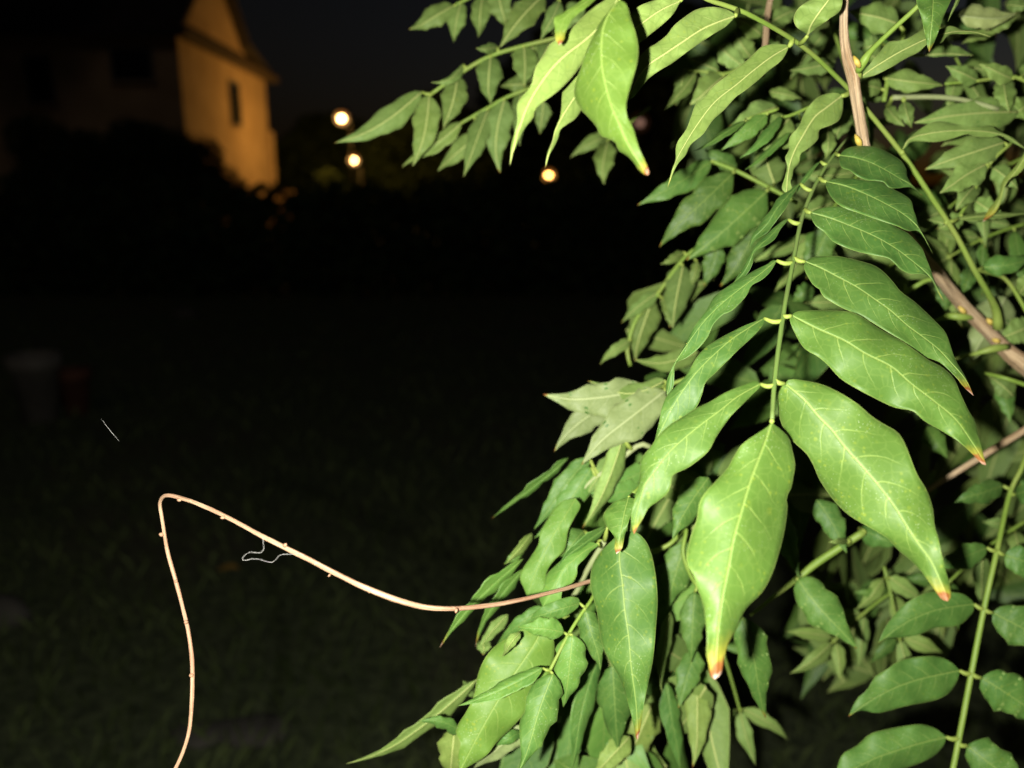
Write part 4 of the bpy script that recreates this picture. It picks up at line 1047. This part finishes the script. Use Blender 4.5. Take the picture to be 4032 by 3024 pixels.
# --- blurred pale leaves filling the upper right (traced ones)
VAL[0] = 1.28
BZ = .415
compound([(3560, 120, BZ, 8), (3540, 200, BZ, 8), (3500, 300, BZ, 9), (3480, 400, BZ, 9)], [
 S_('U', 3540, 95, 3340, 50, (66, 62), BZ), S_('U', 3480, 306, 3716, 332, (46, 44), BZ), S_('U', 3640, 218, 3834, 222, (48, 10), BZ), S_('U', 3470, 350, 3370, 330, 40, BZ), S_('U', 3470, 170, 3380, 190, 40, BZ + .02), S_('U', 3500, 260, 3400, 200, 40, BZ + .02)])
compound([(3930, 430, BZ, 9), (3800, 395, BZ, 9), (3690, 382, BZ, 10), (3514, 384, BZ, 10)], [
 S_('U', 4010, 440, 3600, 480, (64, 60), BZ + .01, pet=False), S_('U', 3960, 470, 3700, 560, (56, 60), BZ + .02, pet=False), S_('U', 3560, 400, 3590, 505, 34, BZ), S_('U', 3490, 420, 3560, 500, 28, BZ + .02)], mat='palestem')
compound([(4060, 330, BZ, 7), (3980, 300, BZ, 7), (3850, 318, BZ, 7), (3720, 330, BZ, 6)], [
 S_('U', 3850, 318, 3722, 262, (40, 36), BZ), S_('U', 3990, 312, 3856, 246, (42, 36), BZ), S_('U', 3950, 310, 3972, 445, 46, BZ + .01), S_('U', 4020, 300, 4080, 250, 34, BZ), S_('U', 4060, 400, 3980, 460, 50, BZ + .02), S_('P', 3775, 60, 4006, 66, (52, 44), BZ - .01, tip=.03), S_('U', 3880, 90, 4010, 70, 40, BZ + .02, pet=False), S_('U', 3960, 20, 4060, 30, 26, BZ + .02, pet=False), S_('U', 3930, 110, 3785, 170, 24, BZ + .03, pet=False)])
compound([(3985, 560, BZ - .02, 7), (3900, 640, BZ - .02, 7), (3820, 780, BZ, 7), (3760, 880, BZ, 6)], [
 S_('U', 3956, 560, 3640, 664, (58, 54), BZ - .02, tint=.1, tip=.03), S_('U', 3884, 646, 3706, 768, (56, 52), BZ - .02, tint=.1), S_('U', 3850, 720, 3760, 830, 40, BZ), S_('U', 3910, 660, 4010, 740, 44, BZ), S_('U', 3840, 790, 3960, 860, 44, BZ), S_('U', 3790, 850, 3690, 900, 36, BZ)])
compound([(3060, 430, BZ - .03, 7), (3030, 440, BZ - .03, 7), (2936, 470, BZ - .03, 6)], [
 S_('T', 2936, 476, 2738, 608, (15, 14), BZ - .04, tip=0, tint=.2), S_('T', 3022, 450, 2838, 592, (34, 30), BZ - .03, tip=0), S_('U', 3060, 420, 2876, 508, (62, 50), BZ)])
compound([(3190, 420, BZ - .02, 6), (3110, 455, BZ - .02, 6), (3070, 462, BZ - .02, 6)], [
 S_('T', 3078, 458, 2918, 630, (22, 20), BZ - .03, tip=0), S_('T', 3112, 520, 2934, 674, (15, 14), BZ - .03, tip=0, pet=False), S_('U', 3110, 465, 2985, 600, (80, 74), BZ), S_('U', 3260, 515, 3256, 628, 30, BZ, pet=False), S_('U', 3160, 480, 3180, 600, 60, BZ + .02), S_('U', 3030, 360, 3160, 386, 26, BZ + .02, pet=False), S_('U', 3290, 240, 3108, 278, (36, 26), BZ + .02, pet=False), S_('U', 3340, 430, 3280, 560, 40, BZ + .02, pet=False)])
compound([(2960, 240, BZ + .02, 7), (2860, 290, BZ + .02, 7), (2760, 280, BZ + .02, 7), (2690, 275, BZ + .02, 6)], [
 S_('U', 2850, 300, 2722, 418, (64, 56), BZ + .02), S_('U', 2695, 272, 2668, 418, 32, BZ + .02), S_('U', 2740, 285, 2610, 430, 26, BZ + .02), S_('U', 2830, 280, 2700, 235, 44, BZ + .03), S_('U', 2830, 180, 2950, 275, 44, BZ + .02, pet=False), S_('U', 2960, 230, 2890, 120, 40, BZ + .03)])
compound([(3040, -40, BZ, 11), (3022, 60, BZ, 12), (3012, 190, BZ, 12), (3000, 300, BZ, 12)], [S_('U', 3020, 40, 2930, 130, 44, BZ + .02), S_('U', 3030, 90, 3150, 30, 40, BZ + .02), S_('U', 3010, 180, 3100, 250, 40, BZ + .02), S_('U', 3000, 140, 2880, 60, 40, BZ + .02)], mat='bark', stalk='rachis')

# --- randomly grown leaves behind
rb = random.Random(21)
print('leaflets so far', NLEAF[0])
def grow(x0, y0, ang, L, pairs, ll, z, face='U', hwr=.17):
    ca, sa = math.cos(ang), math.sin(ang)
    pts = []
    for k in range(5):
        t = k / 4
        pts.append((x0 + ca * L * t, y0 + sa * L * t + 60 * t * t, z - .01 * t, 7 - 2 * t))
    lv = []
    for i in range(pairs):
        t = .15 + .8 * i / max(1, pairs - 1)
        px, py = x0 + ca * L * t, y0 + sa * L * t + 60 * t * t
        for sd in (-1, 1):
            a = ang + sd * rb.uniform(.7, 1.25) + .25 * math.cos(ang)
            l = ll * rb.uniform(.6, 1.1)
            bx, by = px + math.cos(a) * 16, py + math.sin(a) * 16
            tx, ty = bx + math.cos(a) * l, by + math.sin(a) * l * .9 + l * .18
            lv.append(S_(face if rb.random() < .8 else 'T', bx, by, tx, ty, ll * hwr * rb.uniform(.7, 1.15), z + rb.uniform(-.01, .01), n=10))
    px, py = pts[-1][0], pts[-1][1]
    lv.append(S_(face, px, py, px + ca * ll, py + sa * ll + 30, ll * hwr, z - .01, n=10))
    compound(pts, lv)
for a in [(3420, 640, 2.3, 330, 3, 230, .46), (3600, 980, 2.6, 300, 3, 210, .47), (4030, 620, 2.7, 330, 3, 250, .48), (4040, 880, 2.9, 320, 3, 230, .47), (3260, 60, 1.2, 260, 2, 230, .47),
          (3640, 30, .9, 240, 2, 230, .48), (4040, 2050, 2.6, 360, 3, 200, .48), (3560, 2300, 2.6, 330, 3, 190, .50), (3480, 2230, 1.3, 240, 2, 180, .48), (2820, 2500, 1.2, 260, 2, 190, .50)]:
    grow(*a)

# --- the dense leafage farther in, too far and many to tell apart
v, f, mi = [], [], []
at = {k: [] for k in ('along', 'side', 'lat', 'tint', 'tip', 'wear', 'val')}
def mass(n, x0, x1, y0, y1, z0, z1, keep, seed, big=1.0, top=.2, gain=1.0):
    r = random.Random(seed)
    made = 0
    T7 = (0, .07, .2, .38, .58, .76, .9, 1)
    while made < n:
        px, py = r.uniform(x0, x1), r.uniform(y0, y1)
        if not keep(px, py): continue
        made += 1
        c = P(px, py, r.uniform(z0, z1))
        d = Vector((r.gauss(-.15, .7), r.gauss(0, .5), r.gauss(-.9, .6))).normalized()
        nn = (CAM - c).normalized() + Vector((r.gauss(0, .5), r.gauss(0, .5), r.gauss(0, .5)))
        w = d.cross(nn).normalized()
        nn = w.cross(d).normalized()
        L = r.uniform(.05, .08) * big; W = L * r.uniform(.14, .19)
        b = len(v); ph = r.uniform(0, 6.28); q = r.uniform(0, .3); va = r.uniform(.7, 1.2) * gain; fo = r.uniform(.1, .6); dr = r.uniform(-.05, .15)
        mm = 0 if r.random() < top else 1
        for t in T7:
            for sd in (-1, 0, 1):
                wd = prof(t) * W * (1 + .12 * math.sin(9 * t + ph + sd))
                v.append(c + d * (t - .4) * L + w * sd * wd - nn * (abs(sd) * wd * fo + dr * L * t * t) + nn * .12 * W * math.sin(11 * t + ph) * sd - VL)
                at['along'].append(t); at['side'].append(float(sd)); at['lat'].append(sd * prof(t))
                at['tint'].append(q); at['tip'].append(0.0); at['wear'].append(.2); at['val'].append(va)
        for i in range(7):
            for k in range(2):
                a0 = b + i * 3 + k
                f.append((a0, a0 + 1, a0 + 4, a0 + 3)); mi.append(mm)
mass(150, 2900, 4350, -150, 1150, .60, .85, lambda x, y: x > 3080 + (y - 300) * .25 or (y < 120 and x > 2900), 31)
mass(50, 2560, 3200, 150, 780, .58, .75, lambda x, y: x > 2700, 32)
mass(110, 3550, 4300, 1150, 2350, .58, .80, lambda x, y: True, 33)
mass(40, 3150, 3700, 2150, 2620, .58, .70, lambda x, y: True, 34)
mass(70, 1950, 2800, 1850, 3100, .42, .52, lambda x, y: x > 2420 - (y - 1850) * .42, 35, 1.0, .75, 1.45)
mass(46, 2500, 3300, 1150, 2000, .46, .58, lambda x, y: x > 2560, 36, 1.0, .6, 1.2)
o = link('distant_leafage', v, f, FACES, vine, True, mi, at)
o['kind'] = 'stuff'

# --- bare shoot arching out to the left
shoot_pts = [(2420, 2255, .36, 9.5), (2327, 2287, .345, 10), (2180, 2330, .322, 10.5), (2000, 2372, .300, 11.5), (1850, 2392, .283, 12), (1729, 2396, .272, 13), (1627, 2381, .268, 14), (1487, 2334, .264, 14), (1368, 2281, .264, 13), (1205, 2197, .268, 12.5),
             (1042, 2116, .275, 12), (880, 2029, .285, 11), (771, 1980, .292, 10), (717, 1963, .297, 10), (663, 1950, .302, 10), (641, 1957, .306, 9.5), (630, 1982, .31, 9), (636, 2029, .313, 9), (646, 2094, .316, 9), (663, 2186, .318, 9.5), (690, 2279, .318, 9.5),
             (717, 2382, .316, 9.5), (739, 2474, .314, 10), (755, 2582, .312, 10), (758, 2680, .31, 10), (756, 2745, .31, 10), (747, 2864, .31, 10), (722, 2957, .31, 9.5), (688, 3030, .31, 9), (650, 3090, .31, 9), (590, 3260, .312, 8), (560, 3420, .315, 5)]
shoot = woody('bare_shoot', [(a, b, c_, d_ * .78) for a, b, c_, d_ in shoot_pts], 220, 'shoot', sides=10)
shoot['label'] = 'thin leafless brown shoot arching left and bending down'
for (x, y, z, tx, ty, r) in [(884, 2036, .284, 868, 2040, 7), (640, 2106, .316, 626, 2102, 8), (1798, 2398, .275, 1794, 2414, 6), (1300, 2262, .265, 1292, 2270, 4), (702, 1966, .297, 712, 1972, 7), (754, 2660, .31, 752, 2656, 8), (1460, 2322, .264, 1452, 2334, 8), (1120, 2150, .27, 1128, 2140, 7), (735, 2450, .314, 726, 2446, 8), (690, 2290, .318, 698, 2286, 7)]:
    d = tube_data([(x, y, z, r), ((x + tx) / 2, (y + ty) / 2, z - .0008, r), (tx, ty, z - .001, r * .3)], 6, 8)
    link('node', [p - VL for p in d[0]], d[1], [M['shoot']], shoot, True)

# ------------------------------------------------------------------ fibre and spider thread
q2 = (500, 1850, .5425)
pts = fr(q2, [(985, 490), (990, 540), (992, 575), (970, 600), (930, 600), (890, 598), (850, 625), (838, 648), (855, 658), (900, 648), (960, 648), (1010, 665), (1050, 672), (1075, 655), (1110, 620), (1150, 612), (1195, 612), (1250, 606), (1285, 625)])
d = tube_data([(x, y, .2625, .6) for x, y in pts], 90, 6)
tag(link('fibre', d[0], d[1], [M['thread']], None, True), 'thin pale curled fibre dangling from the bare shoot', 'fibre')
d = tube_data([(398, 1648, .30, .15), (432, 1693, .30, .5), (470, 1738, .30, .15)], 10, 6)
tag(link('spider_thread', d[0], d[1], [M['thread']], None, True), 'short straight glint of spider thread in the dark left', 'thread')
